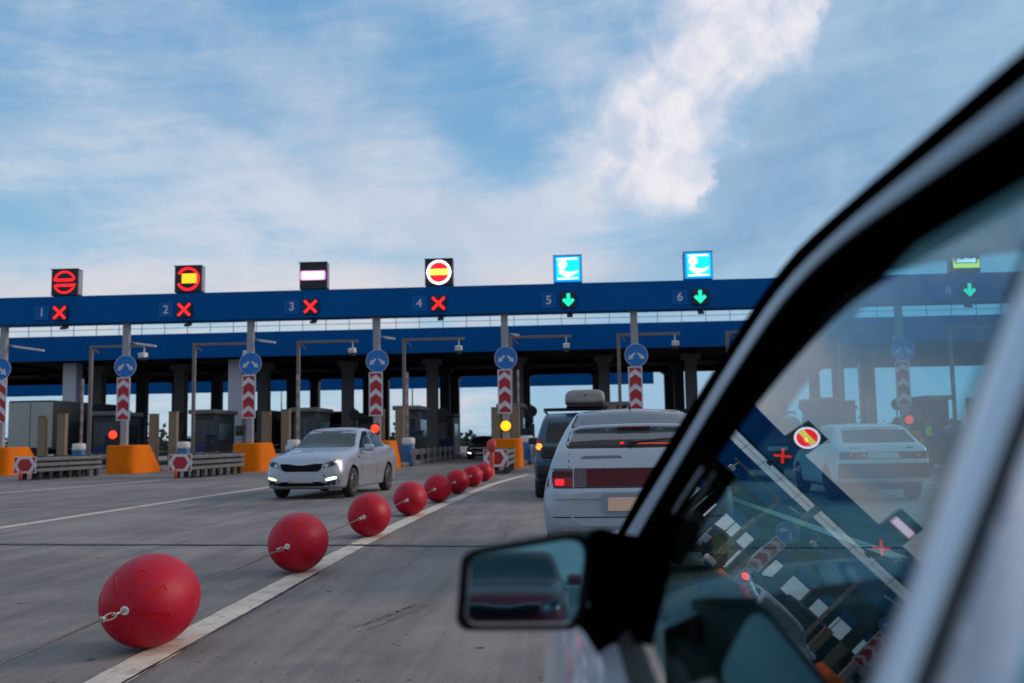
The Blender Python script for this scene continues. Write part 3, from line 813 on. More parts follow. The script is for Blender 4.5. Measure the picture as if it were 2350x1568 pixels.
for x in (-30.55, -20.1):
    b = B(); b.box((x, 1.7, 3.66), (.86, .8, 5.5), .03); b.box((x, 1.7, 3.9), (.87, .81, .03)); b.box((x, 1.7, 5.9), (.87, .81, .03)); b.obj('column', M_WHITECOL, can)
    b = B(); b.box((x, 1.7, .60), (.90, .84, .62), .02); b.obj('column_base', M_NAVY, can)
b = B()
for k in range(54):
    b.box((-44+k*1.42, .25, 8.42), (.035, .035, 1.05))
for z in (8.93, 8.62, 8.3): b.box((-6, .25, z), (76, .03, .03))
b.obj('roof_railing', M_STEEL, can)

# camera masts, posts, boom poles, barrels and booths on every island
def lbl(i, first): return first
ISL = ['on the leftmost island', 'on the island between lanes 1 and 2', 'on the island between lanes 2 and 3', 'on the island between lanes 3 and 4', 'on the island between lanes 4 and 5',
       'on the island between lanes 5 and 6', 'on the island between lanes 6 and 7', 'on the island between lanes 7 and 8', 'on the island right of lane 8']
def make_mast():
    o = thing('camera_mast', 'x', 'camera mast')
    b = B(); b.box((0, 0, 3.4), (.17, .17, 6.5), .015); b.box((0, 0, .22), (.4, .4, .04), .01); b.obj('mast', M_MAST, o)
    b = B(); b.box((1.58, 0, 6.58), (3.3, .14, .14), .015); b.box((.22, 0, 6.40), (.5, .06, .06), rot=Matrix.Rotation(R(40), 3, 'Y')); b.obj('arm', M_MAST, o)
    b = B(); b.box((2.95, -.05, 6.35), (.05, .05, .42)); b.box((2.95, -.2, 6.06), (.34, .5, .24), .03, rot=Matrix.Rotation(R(8), 3, 'X')); b.obj('camera_box', M_WHITEP, o)
    b = B(); b.box((2.95, -.1, 5.86), (.26, .3, .16), .03); b.obj('lens_hood', M_DARK, o)
    return o
m0 = make_mast()
for i, x in enumerate(PX):
    o = m0 if i == 0 else copy_tree(m0)
    o.location = (x-.2, 50, 0); tag(o, 'grey camera mast with a long arm ' + ISL[i], 'camera mast', 'camera masts over the lanes')
def make_boom():
    o = thing('boom_gate', 'x', 'boom gate')
    b = B(); b.box((0, 0, .70), (.16, .16, 1.0), .02); b.box((0, -.0, 1.2), (.2, .2, .06), .02); b.obj('cabinet', M_POLE, o)
    b = B()
    for k in range(12): b.box((.0, -.12, 1.05+.32*k), (.12, .05, .32), mi=k % 2)
    b.obj('raised_arm', [mat('faded_boom_red', (.40, .22, .20), .6), mat('faded_boom_white', (.44, .40, .38), .6)], o)
    return o
m0 = make_boom()
for n, i in enumerate((0, 2, 3, 4, 5, 6, 7)):
    o = m0 if n == 0 else copy_tree(m0)
    o.location = (PX[i]+.25, 48.4, 0); tag(o, 'raised red and white boom arm ' + ISL[i], 'boom gate', 'raised boom gates')
PZ = ['left one', 'right one']
for i, x in enumerate(PX):
    for q, (dx_, yy, h_) in enumerate(((-.80, 46.5, 2.75), (.15, 46.6, 2.85))):
        b = B(); b.box((0, 0, h_/2), (.42, .30, h_), .03); b.box((0, 0, h_+.02), (.46, .34, .04), .01)
        tag(b.obj('guard_post', M_BEIGE, loc=(x+dx_, yy, 0)), 'square beige post, %s of a pair, ' % PZ[q] + ISL[i], 'post', 'beige guard posts on the islands')
    # crash barrel
    o = thing('crash_barrel', 'blue drum with a white top ' + ISL[i], 'barrel', ({0: -23.93, 1: -18.65, 3: -7.53}.get(i, x+.72), 46.0, -.08), 0, 'blue and white drums')
    b = B(); b.lathe([(.30, .1), (.31, .2), (.31, 1.13), (.29, 1.15)], seg=20); b.obj('drum', M_BARREL, o)
    b = B(); b.lathe([(.315, 1.12), (.32, 1.2), (.315, 1.40), (.26, 1.455), (.05, 1.46)], seg=20); b.obj('top_band', M_WHITEP, o)
    # low rail along the right edge of the island
    o = thing('edge_rail', 'low grey kerb rail ' + ISL[i], 'guardrail', (x+.95, 45, 0), 0, 'low rails on the islands')
    b = B(); b.grid([[(0-p, yy, .55+c) for p, c in [(0, 0), (.05, .03), (.05, .08), (.02, .11), (.02, .16), (.05, .2), (.05, .25), (0, .28)]] for yy in (0, 6, 12, 18)], 0, False); b.obj('rail', M_STEEL, o)
    for k in range(8):
        b = B(); b.box((.1, .4+2.4*k, .45), (.10, .12, .8), .01); b.obj('post', M_KERB, o)
def make_booth():
    o = thing('toll_booth', 'x', 'toll booth')
    b = B(); b.box((0, 0, 1.55), (1.25, 3.2, 2.7), .04); b.obj('cabin', M_BOOTH, o)
    b = B(); b.box((0, -.1, 3.02), (1.55, 3.7, .24), .05); b.obj('roof', M_COL, o)
    b = B()
    for sx in (-.49, 0, .49): b.box((sx, -1.632, 1.95), (.045, .02, 1.08))
    for sz in (1.42, 2.48): b.box((0, -1.634, sz), (1.03, .02, .05))
    b.obj('window_frame', M_COL, o)
    b = B(); b.box((0, -1.61, 1.95), (.95, .03, 1.05), .01); b.obj('front_window', M_BOOTHG, o)
    for s_ in (-1, 1):
        b = B(); b.box((s_*.635, .1, 1.9), (.03, 2.3, 1.0), .01); b.obj('side_window', M_BOOTHG, o)
    b = B(); b.box((0, -1.62, .75), (1.2, .03, .9), .01); b.obj('lower_panel', M_NAVY, o)
    return o
m0 = make_booth()
n = 0
for i, x in enumerate(PX):
    for yy in (53.5, 70):
        o = m0 if n == 0 else copy_tree(m0); n += 1
        o.location = (x-.35, yy, .0)
        tag(o, ('nearer grey toll booth ' if yy < 60 else 'deeper grey toll booth ') + ISL[i], 'toll booth', 'toll booths on the islands')

# pay machines and small round signs further in, one pair per island
def make_pay():
    o = thing('payment_terminal', 'x', 'pay machine')
    b = B(); b.box((0, 0, .95), (.48, .42, 1.5), .04); b.obj('cabinet', M_DARKCOL, o)
    b = B(); b.box((0, -.22, 1.35), (.34, .02, .28), .01); b.obj('screen', M_BOOTHG, o)
    b = B(); b.box((0, .02, 1.74), (.60, .56, .07), .02); b.obj('roof', M_NAVY, o)
    return o
def make_disc():
    o = thing('small_round_sign', 'x', 'road sign')
    b = B(); b.tube([(0, 0, .2), (0, 0, 3.4)], .045, 10); b.obj('post', M_DARKCOL, o)
    b = B(); b.lathe([(.36, .0), (.36, .03)], (0, -.07, 2.95), 'Y', 28); b.obj('disc', M_DARKCOL, o)
    b = B(); b.box((0, 0, 1.7), (.34, .2, .9), .03); b.obj('control_box', M_BOOTH, o)
    return o
m0 = make_pay(); m1 = make_disc()
for i, x in enumerate(PX):
    o = m0 if i == 0 else copy_tree(m0); o.location = (x+.35, 51.3, 0); tag(o, 'slim dark pay machine ' + ISL[i], 'pay machine', 'pay machines beside the booths')
    o = m1 if i == 0 else copy_tree(m1); o.location = (x+.5, 60.5, 0); tag(o, 'small dark round sign on a thin post ' + ISL[i], 'road sign', 'small round signs under the canopy')

# far lamp posts and trees beyond the plaza
for k, (x, y, h_) in enumerate(((-36, 120, 8), (-24, 126, 8.6), (-17.2, 108, 8), (-13.6, 112, 8.2), (-5.4, 110, 7.6), (4.5, 118, 8), (13, 112, 8.5), (24, 118, 8.2))):
    o = thing('lamp_post', 'thin lamp post beyond the canopy, number %d from the left' % (k+1), 'lamp post', (x, y, 0), 0, 'thin lamp posts beyond the canopy')
    o['label'] = 'thin lamp post beyond the canopy, ' + ['leftmost of them', 'behind lane 1', 'first of the close pair behind lane 3', 'second of the close pair behind lane 3', 'behind lane 4', 'above the roof box', 'right of the silver hatchback', 'seen through the window'][k]
    b = B(); b.tube([(0, 0, 0), (0, 0, h_*.6), (0, 0, h_)], [.11, .08, .06], 8); b.obj('post', M_DARKCOL, o)
    b = B(); b.tube([(0, 0, h_), (.8, -.2, h_+.25), (1.6, -.3, h_+.3)], [.05, .045, .04], 6); b.box((1.8, -.3, h_+.28), (.7, .25, .1), .02); b.obj('lamp_head', M_DARKCOL, o)
M_LEAF = mat('far_foliage', (.035, .05, .03), .8, var=.4, scale=.5)
rnd = random.Random(11)
b = B()
for k in range(9000):
    x = rnd.uniform(-150, 130); env = 3.2+1.6*math.sin(x*.13)+1.2*math.sin(x*.37+1)+.8*math.sin(x*.9)
    z = abs(rnd.gauss(0, .3))*env; y = 190+rnd.uniform(-6, 6); s_ = rnd.uniform(.25, .7)
    a = rnd.uniform(0, 6.28); d1 = Vector((math.cos(a), .3, math.sin(a)))*s_; d2 = Vector((-math.sin(a), rnd.uniform(-.5, .5), math.cos(a)))*s_*.7
    c = Vector((x, y, min(z, env*1.1)+.2))
    b.bm.faces.new([b.bm.verts.new(p) for p in (c-d1, c-d2, c+d1, c+d2)])
tag(b.obj('treeline', M_LEAF), kind='stuff')

# ------------------------------------------------------------------ vehicles
def pchip(xs, ys, x):
    n = len(xs)
    h = [xs[i+1]-xs[i] for i in range(n-1)]; d = [(ys[i+1]-ys[i])/h[i] for i in range(n-1)]
    mm = [0]*n; mm[0], mm[-1] = d[0], d[-1]
    for i in range(1, n-1):
        if d[i-1]*d[i] <= 0: mm[i] = 0
        else:
            w1, w2 = 2*h[i]+h[i-1], h[i]+2*h[i-1]; mm[i] = (w1+w2)/(w1/d[i-1]+w2/d[i])
    i = max(0, min(n-2, next((k for k in range(n-1) if x <= xs[k+1]), n-2)))
    t_ = (x-xs[i])/h[i]
    return ((1+2*t_)*(1-t_)**2*ys[i] + t_*(1-t_)**2*h[i]*mm[i] + t_*t_*(3-2*t_)*ys[i+1] + t_*t_*(t_-1)*h[i]*mm[i+1])
def half_profile(p):
    y, zb, ws, wm, zm, wsh, zsh, wr, zr, zc = p
    ctrl = [(0, zb), (.7*ws, zb), (ws, zb+.025), ((ws+wm)*.5+.015, zb+.45*(zm-zb)), (wm, zm), (wsh+(wm-wsh)*.55, zm+.60*(zsh-zm)), (wsh, zsh),
            ((wsh+wr)/2+.014, (zsh+zr)/2), (wr, zr), (.6*wr, zr+.72*(zc-zr)), (0, zc)]
    out = []
    for i in range(len(ctrl)-1):
        p0, p1, p2, p3 = ctrl[max(i-1, 0)], ctrl[i], ctrl[i+1], ctrl[min(i+2, len(ctrl)-1)]
        for k in range(3):
            q = k/3
            out.append(tuple(.5*(2*p1[c]+(p2[c]-p0[c])*q*.8+ (3*(p2[c]-p1[c])*2 - 2*(p2[c]-p0[c])*.8-(p3[c]-p1[c])*.8)*q*q + (-(p2[c]-p1[c])*4+(p2[c]-p0[c])*.8+(p3[c]-p1[c])*.8)*q**3) for c in range(2)))
    return out+[ctrl[-1]]
def car_body(name, st, M, parent, arches, rarch=.365, wx=.5):
    st = sorted(st); ys = [s_[0] for s_ in st]; n = 84
    yy = []
    for a, c in zip(ys, ys[1:]):
        k = max(2, int((c-a)/.06))
        yy += [a+(c-a)*q/k for q in range(k)]
    yy.append(ys[-1])
    rows = []
    for y in yy:
        p = [y]+[pchip(ys, [s_[j] for s_ in st], y) for j in range(1, 10)]
        hp = half_profile(p)
        rows.append([(x, y, z) for x, z in hp]+[(-x, y, z) for x, z in reversed(hp[1:-1])])
    b = B(); b.grid(rows, 0, True, True, True, True)
    o = b.obj(name, [M, M_ARCH], parent)
    c = B()
    for ya in arches:
        for s_ in (-1, 1):
            c.lathe([(rarch, wx*s_), (rarch, 1.3*s_)], (0, ya, .31), 'X', 28, 1)
    cut = c.obj('cutter', [M, M_ARCH])
    # the cutter sits in the body's own space while the cut is computed
    par, o.parent = o.parent, None
    md = o.modifiers.new('arch', 'BOOLEAN'); md.object = cut; md.operation = 'DIFFERENCE'; md.solver = 'EXACT'; md.material_mode = 'INDEX'
    bpy.context.view_layer.update()
    dg = bpy.context.evaluated_depsgraph_get()
    me = bpy.data.meshes.new_from_object(o.evaluated_get(dg)); o.modifiers.clear(); o.data = me; me.name = name
    bpy.data.objects.remove(cut); o.parent = par
    bb = bmesh.new(); bb.from_mesh(me)
    for e in bb.edges:
        if len(e.link_faces) == 2 and e.calc_face_angle(0) > R(50): e.smooth = False
    tree = BVHTree.FromBMesh(bb); bb.to_mesh(me); bb.free()
    return o, tree
def patch(name, tree, outline, view, M, parent, grid=.06, off=.004, th=.010, cr=0.0):
    if cr: outline = rounded(outline, cr)
    bm = bmesh.new()
    f = bm.faces.new([bm.verts.new((a, c, 0)) for a, c in outline])
    xs = [p[0] for p in outline]; zs = [p[1] for p in outline]
    for lo, hi, ax in ((min(xs), max(xs), 0), (min(zs), max(zs), 1)):
        k = math.ceil(lo/grid)*grid
        while k < hi:
            no = (1, 0, 0) if ax == 0 else (0, 1, 0); co = (k, 0, 0) if ax == 0 else (0, k, 0)
            bmesh.ops.bisect_plane(bm, geom=bm.verts[:]+bm.edges[:]+bm.faces[:], plane_co=co, plane_no=no, dist=1e-5); k += grid
    D = {'front': Vector((0, -1, 0)), 'rear': Vector((0, 1, 0)), 'right': Vector((-1, 0, 0)), 'left': Vector((1, 0, 0)), 'top': Vector((0, 0, -1))}[view]
    for v in bm.verts:
        a, c = v.co.x, v.co.y
        if view in ('front', 'rear'): q = Vector((a, 0, c))
        elif view == 'top': q = Vector((a, c, 0))
        else: q = Vector((0, a, c))
        hit = tree.ray_cast(q-D*10, D)
        if hit[0] is None or (hit[0]-(q-D*10)).length > 10.2: hit = tree.find_nearest(q-D*1.0)
        v.co = hit[0]-D*off
    r = bmesh.ops.extrude_face_region(bm, geom=bm.faces[:])
    nv = [g for g in r['geom'] if isinstance(g, bmesh.types.BMVert)]
    bmesh.ops.translate(bm, vec=D*th, verts=nv)
    for f in bm.faces: f.smooth = True
    bmesh.ops.recalc_face_normals(bm, faces=bm.faces[:])
    for e in bm.edges:
        if len(e.link_faces) == 2 and e.calc_face_angle(0) > R(45): e.smooth = False
    me = bpy.data.meshes.new(name); bm.to_mesh(me); bm.free(); me.materials.append(M)
    o = bpy.data.objects.new(name, me); COL.objects.link(o); o.parent = parent
    return o
def wheels(parent, ys, hw, r=.305, w=.195, spokes=5):
    for y in ys:
        for s_ in (-1, 1):
            b = B(); b.lathe([(r*.62, -w/2), (r*.9, -w/2), (r, -w*.36), (r, w*.36), (r*.9, w/2), (r*.62, w/2)], axis='X', seg=28, mi=0)
            b.lathe([(r*.62, -w*.42), (r*.6, 0)], axis='X', seg=20, mi=0)
            wo_ = b.obj('wheel', M_TYRE, parent); wo_.location = (s_*(hw-w/2), y, r)
            b = B()
            x0 = s_*w*.44
            b.torus((x0, 0, 0), r*.60, r*.045, 'X', 24, 6)
            for k in range(spokes):
                a = 2*math.pi*k/spokes
                b.box((x0-s_*.01, math.cos(a)*r*.32, math.sin(a)*r*.32), (.025, r*.58, r*.16), .008, rot=Matrix.Rotation(a, 3, 'X'))
            b.lathe([(r*.14, x0-.02*s_), (r*.14, x0+.008*s_), (r*.05, x0+.012*s_)], axis='X', seg=14)
            b.lathe([(r*.58, x0-.05*s_), (.02, x0-.05*s_)], axis='X', seg=20, mi=1)
            b.obj('rim', [M_ALLOY, M_ARCH], wo_)
def mirror_pair(parent, x, y, z, M):
    for s_ in (-1, 1):
        b = B()
        b.box((s_*(x+.13), y, z), (.225, .12, .155), .052, 0, seg=3); b.box((s_*(x+.02), y+.01, z-.045), (.08, .05, .03), .01, 1)
        mo = b.obj('door_mirror', [M, M_BLACK], parent)
        b = B(); b.box((s_*(x+.13), y-.056, z), (.165, .006, .10)); b.obj('mirror_glass', M_GLASSL, mo)

SED = [(2.19, .34, .44, .52, .48, .50, .64, .42, .66, .67), (2.15, .25, .62, .69, .48, .66, .71, .54, .745, .765), (2.06, .205, .73, .80, .50, .735, .765, .60, .82, .84),
       (1.85, .19, .79, .845, .55, .78, .815, .62, .875, .90), (1.33, .18, .80, .86, .59, .79, .885, .65, .95, .985), (.90, .17, .795, .86, .60, .79, .925, .67, 1.01, 1.045), (.78, .17, .795, .86, .60, .785, .935, .66, 1.06, 1.095),
       (.10, .17, .795, .86, .60, .775, .95, .58, 1.395, 1.435), (-.35, .17, .795, .86, .61, .775, .965, .58, 1.425, 1.475), (-.85, .17, .795, .86, .62, .78, .985, .56, 1.385, 1.44), (-1.55, .18, .80, .855, .64, .775, 1.02, .58, 1.10, 1.15),
       (-1.75, .19, .79, .85, .65, .76, 1.02, .58, 1.06, 1.09), (-2.05, .26, .74, .81, .65, .71, .99, .56, 1.04, 1.055), (-2.15, .32, .64, .71, .65, .64, .93, .50, .97, .985), (-2.19, .40, .52, .58, .65, .52, .86, .42, .89, .90)]
def make_sedan(lit=True):
    o = thing('parked_car', 'silver sedan with lit daytime lamps driving towards the camera', 'car')
    body, T = car_body('body', SED, M_SILVER, o, (1.33, -1.24))
    patch('windscreen', T, [(-.69, 1.03), (.69, 1.03), (.535, 1.395), (.0, 1.425), (-.535, 1.395)], 'front', M_GLASSL, o, cr=.05)
    patch('rear_window', T, [(-.60, 1.13), (.60, 1.13), (.50, 1.385), (-.50, 1.385)], 'rear', M_GLASS, o, cr=.06)
    for v in ('right', 'left'):
        patch('side_window', T, [(.70, 1.00), (-.24, 1.005), (-.24, 1.385), (.06, 1.375)], v, M_GLASS, o, cr=.05)
        patch('side_window', T, [(-.31, 1.01), (-1.18, 1.035), (-.86, 1.33), (-.31, 1.385)], v, M_GLASS, o, cr=.06)
        patch('door_handle', T, [(-.05, .86), (-.23, .86), (-.23, .885), (-.05, .885)], v, M_SILVER, o, off=.02, th=.02, cr=.01)
        patch('door_handle', T, [(-.93, .88), (-1.10, .88), (-1.10, .905), (-.93, .905)], v, M_SILVER, o, off=.02, th=.02, cr=.01)
        patch('door_gap', T, [(.80, .32), (.79, .32), (.74, .97), (.75, .97)], v, M_BLACK, o, off=.0015)
        patch('door_gap', T, [(-.27, .30), (-.278, .30), (-.278, .99), (-.27, .99)], v, M_BLACK, o, off=.0015)
        patch('side_indicator', T, [(.93, .80), (.83, .80), (.85, .84), (.92, .845)], v, M_BLACK, o, off=.003, cr=.01)
        patch('sill_trim', T, [(.92, .20), (-.85, .20), (-.85, .25), (.92, .25)], v, M_SILVER, o, off=.02, th=.02, cr=.01)
    gr = [(-.47, .715), (-.30, .715), (-.12, .69), (0, .682), (.12, .69), (.30, .715), (.47, .715), (.43, .60), (.35, .555), (-.35, .555), (-.43, .60)]
    patch('grille', T, gr, 'front', M_GRILLE, o, off=.005)
    patch('grille_trim', T, [(-.49, .733), (-.30, .733), (-.12, .708), (0, .70), (.12, .708), (.30, .733), (.49, .733), (.48, .716), (.30, .716), (.12, .691), (0, .683), (-.12, .691), (-.30, .716), (-.48, .716)], 'front', M_CHROME, o, off=.008, grid=.04)
    for s_ in (-1, 1):
        patch('headlight', T, [(s_*.46, .625), (s_*.62, .635), (s_*.76, .69), (s_*.825, .79), (s_*.81, .83), (s_*.70, .79), (s_*.52, .735)], 'front', M_LAMPC, o, off=.006, cr=.02)
        hl = [x for x in kids(o) if x.name.startswith('headlight')][-1]
        for cx_, cz, r_, M in ((.55, .675, .036, M_CHROME), (.655, .71, .042, M_GLASS), (.745, .755, .034, M_CHROME)):
            patch('reflector', T, circle(s_*cx_, cz, r_, 14), 'front', M, hl, off=.010, th=.004)
        patch('fog_pocket', T, [(s_*.56, .27), (s_*.78, .30), (s_*.80, .40), (s_*.60, .375), (s_*.52, .31)], 'front', M_BLACK, o, off=.003, cr=.02)
        patch('daytime_lamp', T, [(s_*.54, .372), (s_*.62, .382), (s_*.745, .41), (s_*.75, .455), (s_*.62, .435), (s_*.535, .405)], 'front', (G_DRLY if s_ > 0 else G_DRL) if lit else M_LAMPC, o, off=.012, cr=.014)
        patch('tail_light', T, [(s_*.52, .78), (s_*.74, .80), (s_*.72, .95), (s_*.56, .93)], 'rear', M_TAILR, o, cr=.03)
    patch('lower_grille', T, [(-.56, .315), (-.38, .355), (.38, .355), (.56, .315), (.50, .262), (-.50, .262)], 'front', M_GRILLE, o, off=.004)
    patch('number_plate', T, [(-.26, .335), (.26, .335), (.26, .445), (-.26, .445)], 'front', mat('blurred_plate', (.42, .42, .47), .5), o, off=.012)
    patch('plate_frame', T, [(-.27, .325), (.27, .325), (.27, .345), (-.27, .345)], 'front', M_BEIGE, o, off=.014)
    patch('tow_cover', T, circle(-.50, .475, .022, 12), 'front', M_BLACK, o, off=.003)
    patch('bumper_lip', T, [(-.70, .215), (.70, .215), (.70, .235), (-.70, .235)], 'front', M_SILVER, o, off=.012)
    patch('rear_plate', T, [(-.26, .62), (.26, .62), (.26, .73), (-.26, .73)], 'rear', M_PLATEW, o, off=.008)
    wheels(o, (1.33, -1.24), .865)
    mirror_pair(o, .80, .52, 1.015, M_SILVER)
    return o
sedan = make_sedan()
sedan.location = (-5.44, 22.7, 0); sedan.rotation_euler = (0, 0, R(180-6.3)); sedan.scale = (1.04, 1.04, 1.07)

HAT = [(-2.10, .46, .52, .58, .62, .58, .72, .48, .75, .755), (-2.06, .41, .68, .74, .60, .72, .77, .62, .80, .805), (-2.00, .385, .74, .80, .62, .76, .83, .66, .88, .885), (-1.96, .37, .76, .815, .64, .765, .90, .68, .98, .985), (-1.88, .36, .775, .83, .65, .765, .96, .68, 1.085, 1.10),
       (-1.80, .34, .78, .835, .65, .765, .975, .675, 1.125, 1.145), (-1.2, .28, .79, .84, .66, .765, 1.01, .600, 1.34, 1.375), (-.72, .25, .79, .84, .66, .765, 1.015, .550, 1.45, 1.495), (.0, .25, .79, .84, .66, .765, 1.01, .550, 1.475, 1.525), (.38, .25, .79, .84, .66, .765, 1.0, .55, 1.43, 1.48),
       (1.05, .25, .79, .84, .66, .765, .97, .64, 1.03, 1.07), (1.2, .25, .79, .84, .65, .765, .95, .64, .98, 1.01), (1.85, .27, .76, .81, .60, .72, .84, .60, .86, .88), (2.0, .33, .68, .74, .58, .66, .76, .54, .77, .78), (2.08, .42, .54, .60, .56, .54, .66, .44, .67, .675)]
hat = thing('parked_car', 'silver hatchback with a rear spoiler seen from behind', 'car')
body, T = car_body('body', HAT, M_SILVERH, hat, (1.22, -1.24), .35)
patch('rear_window', T, [(-.60, 1.145), (.60, 1.145), (.575, 1.23), (.54, 1.285), (-.54, 1.285), (-.575, 1.23)], 'rear', mat('rear_glass_low', (.06, .08, .085), .08, spec=.9), hat, cr=.05)
patch('parcel_shelf_shade', T, [(-.60, 1.146), (.60, 1.146), (.592, 1.185), (.3, 1.20), (-.3, 1.20), (-.592, 1.185)], 'rear', M_RUBBER, hat, off=.007, cr=.01)
patch('window_seal', T, [(-.59, 1.310), (.59, 1.310), (.525, 1.474), (.0, 1.499), (-.525, 1.474)], 'rear', M_RUBBER, hat, off=.008, cr=.03, grid=.03)
patch('window_seal', T, [(-.63, 1.125), (.63, 1.125), (.60, 1.25), (.56, 1.325), (-.56, 1.325), (-.60, 1.25)], 'rear', M_RUBBER, hat, off=.002, cr=.05)
patch('rear_window', T, [(-.57, 1.325), (.57, 1.325), (.505, 1.462), (.0, 1.488), (-.505, 1.462)], 'rear', mat('rear_glass_high', (.085, .10, .105), .25, var=.3, scale=2, spec=.35), hat, cr=.03, grid=.03, off=.012)
for v in ('left', 'right'):
    patch('side_window', T, [(.92, 1.05), (-.22, 1.06), (-.22, 1.43), (.34, 1.42)], v, M_GLASS, hat, cr=.04)
    patch('side_window', T, [(-.28, 1.06), (-1.05, 1.07), (-.93, 1.36), (-.75, 1.42), (-.28, 1.43)], v, M_GLASS, hat, cr=.04)
    patch('side_window', T, [(-1.12, 1.07), (-1.60, 1.10), (-1.25, 1.27), (-.98, 1.36)], v, M_GLASS, hat, cr=.03)
    patch('side_moulding', T, [(.85, .56), (-.85, .56), (-.85, .62), (.85, .62)], v, M_SILVERH, hat, off=.014, th=.015, cr=.01)
    patch('sill_trim', T, [(.80, .26), (-.85, .26), (-.85, .32), (.80, .32)], v, M_SILVERH, hat, off=.02, th=.02, cr=.01)
# tail band: outer lights, smoked corner, dark red centre
for s_ in (-1, 1):
    tl = patch('tail_light', T, [(s_*.795, .795), (s_*.56, .795), (s_*.56, .955), (s_*.765, .955)], 'rear', M_TAILG, hat, off=.006, cr=.012)
    patch('red_segment', T, [(s_*.785, .802), (s_*.568, .802), (s_*.568, .868), (s_*.78, .868)], 'rear', M_TAILR, tl, off=.010, th=.006, cr=.006)
    patch('lit_segment', T, [(s_*.715, .812), (s_*.635, .812), (s_*.635, .865), (s_*.715, .865)], 'rear', G_TAIL, tl, off=.013, th=.006, cr=.012)
    patch('upper_segment', T, [(s_*.745, .875), (s_*.568, .875), (s_*.568, .93), (s_*.74, .93)], 'rear', M_TAILD, tl, off=.010, th=.006, cr=.006)
tb = patch('tail_band', T, [(-.55, .795), (.55, .795), (.55, .955), (-.55, .955)], 'rear', M_TAILG, hat, off=.006, cr=.008)
patch('red_panel', T, [(-.44, .802), (.44, .802), (.44, .948), (-.44, .948)], 'rear', M_TAILD, tb, off=.010, th=.006)
for s_ in (-1, 1):
    patch('hatch_gap', T, [(s_*.600, .962), (s_*.592, .962), (s_*.585, 1.13), (s_*.593, 1.13)], 'rear', M_BLACK, hat, off=.0015)
patch('hatch_gap', T, [(-.76, .786), (.76, .786), (.76, .793), (-.76, .793)], 'rear', M_BLACK, hat, off=.0015)
patch('handle_recess', T, [(-.50, 1.035), (-.12, 1.038), (-.14, 1.062), (-.46, 1.062)], 'rear', mat('recess_grey', (.13, .15, .17), .5), hat, off=.002, cr=.012)
patch('bumper_step', T, [(-.74, .70), (.74, .70), (.74, .735), (-.74, .735)], 'rear', M_SILVERH, hat, off=.022, th=.02, cr=.012)
patch('bumper_gap', T, [(-.74, .535), (.74, .535), (.74, .545), (-.74, .545)], 'rear', M_BLACK, hat, off=.002)
patch('bumper_lip', T, [(-.66, .425), (.66, .425), (.64, .470), (-.64, .470)], 'rear', M_SILVERH, hat, off=.035, th=.035, cr=.02)
pr = patch('plate_recess', T, [(-.305, .575), (.305, .575), (.325, .735), (-.325, .735)], 'rear', mat('recess_blue_grey', (.22, .27, .32), .4), hat, off=.024, th=.02, cr=.03)
patch('number_plate', T, [(-.262, .595), (.262, .595), (.262, .708), (-.262, .708)], 'rear', M_PLATE, hat, off=.032, cr=.01)
b = B()     # gull-wing spoiler across the rear window
rows = []
for k in range(25):
    x = -.665+1.33*k/24; a = abs(x)/.665
    z = 1.298+.022*(1-a**2)-.12*max(0, (a-.74)/.26)**2; y = -1.33-.05*(1-a**2)-.06*max(0, (a-.74)/.26)
    rows.append([(x, y+dy_, z+dz_) for dy_, dz_ in ((.09, .020), (.0, .026), (-.085, .016), (-.10, -.006), (-.06, -.020), (.03, -.022), (.10, .0))])
b.grid(rows, 0, True, True, True, True); sp_ = b.obj('spoiler', M_SILVERH, hat)
b = B(); b.box((0, -1.478, 1.306), (.30, .02, .024), .006); b.obj('brake_strip', M_TAILD, sp_)
for x in (-.24, .24):
    b = B(); b.box((x, -1.40, 1.265), (.06, .09, .08), .015); b.obj('spoiler_foot', M_SILVERH, sp_)
b = B(); b.tube([(-.05, -1.80, 1.165), (.05, -1.80, 1.18), (.42, -1.72, 1.215)], [.014, .012, .007], 6); b.lathe([(.025, -1.83), (.025, -1.79)], (-.05, 0, 1.165), 'Y', 12); b.obj('wiper', M_BLACK, hat)
b = B(); b.box((-.12, -1.795, 1.168), (.035, .02, .02), .005); b.obj('wiper_lamp', G_TAIL, hat)
b = B(); b.box((.19, -1.765, 1.160), (.46, .02, .012), .005); b.obj('lamp_strip', glow('dim_red_strip', (1, .09, .03), .55), hat)
b = B(); b.tube([(0, -.62, 1.50), (0, -.66, 1.56)], [.012, .006], 6); b.obj('aerial', M_BLACK, hat)
b = B(); b.tube([(-.40, -2.02, .34), (-.40, -1.6, .33)], .028, 10); b.obj('exhaust', M_CABLE, hat)
b = B(); b.box((-.70, -1.72, .26), (.18, .02, .16), .004); b.box((.70, -1.72, .26), (.18, .02, .16), .004); b.obj('mud_flap', mat('mud_flap_yellow', (.50, .28, .02), .6), hat)
b = B(); b.box((0, 0, .26), (1.3, 3.6, .12), .03); b.obj('underbody', M_ARCH, hat)
wheels(hat, (1.22, -1.24), .82, .30)
mirror_pair(hat, .76, .72, 1.06, M_BLACK)
hat.location = (.70, 10.38, 0); hat.rotation_euler = (0, 0, R(-2.0))

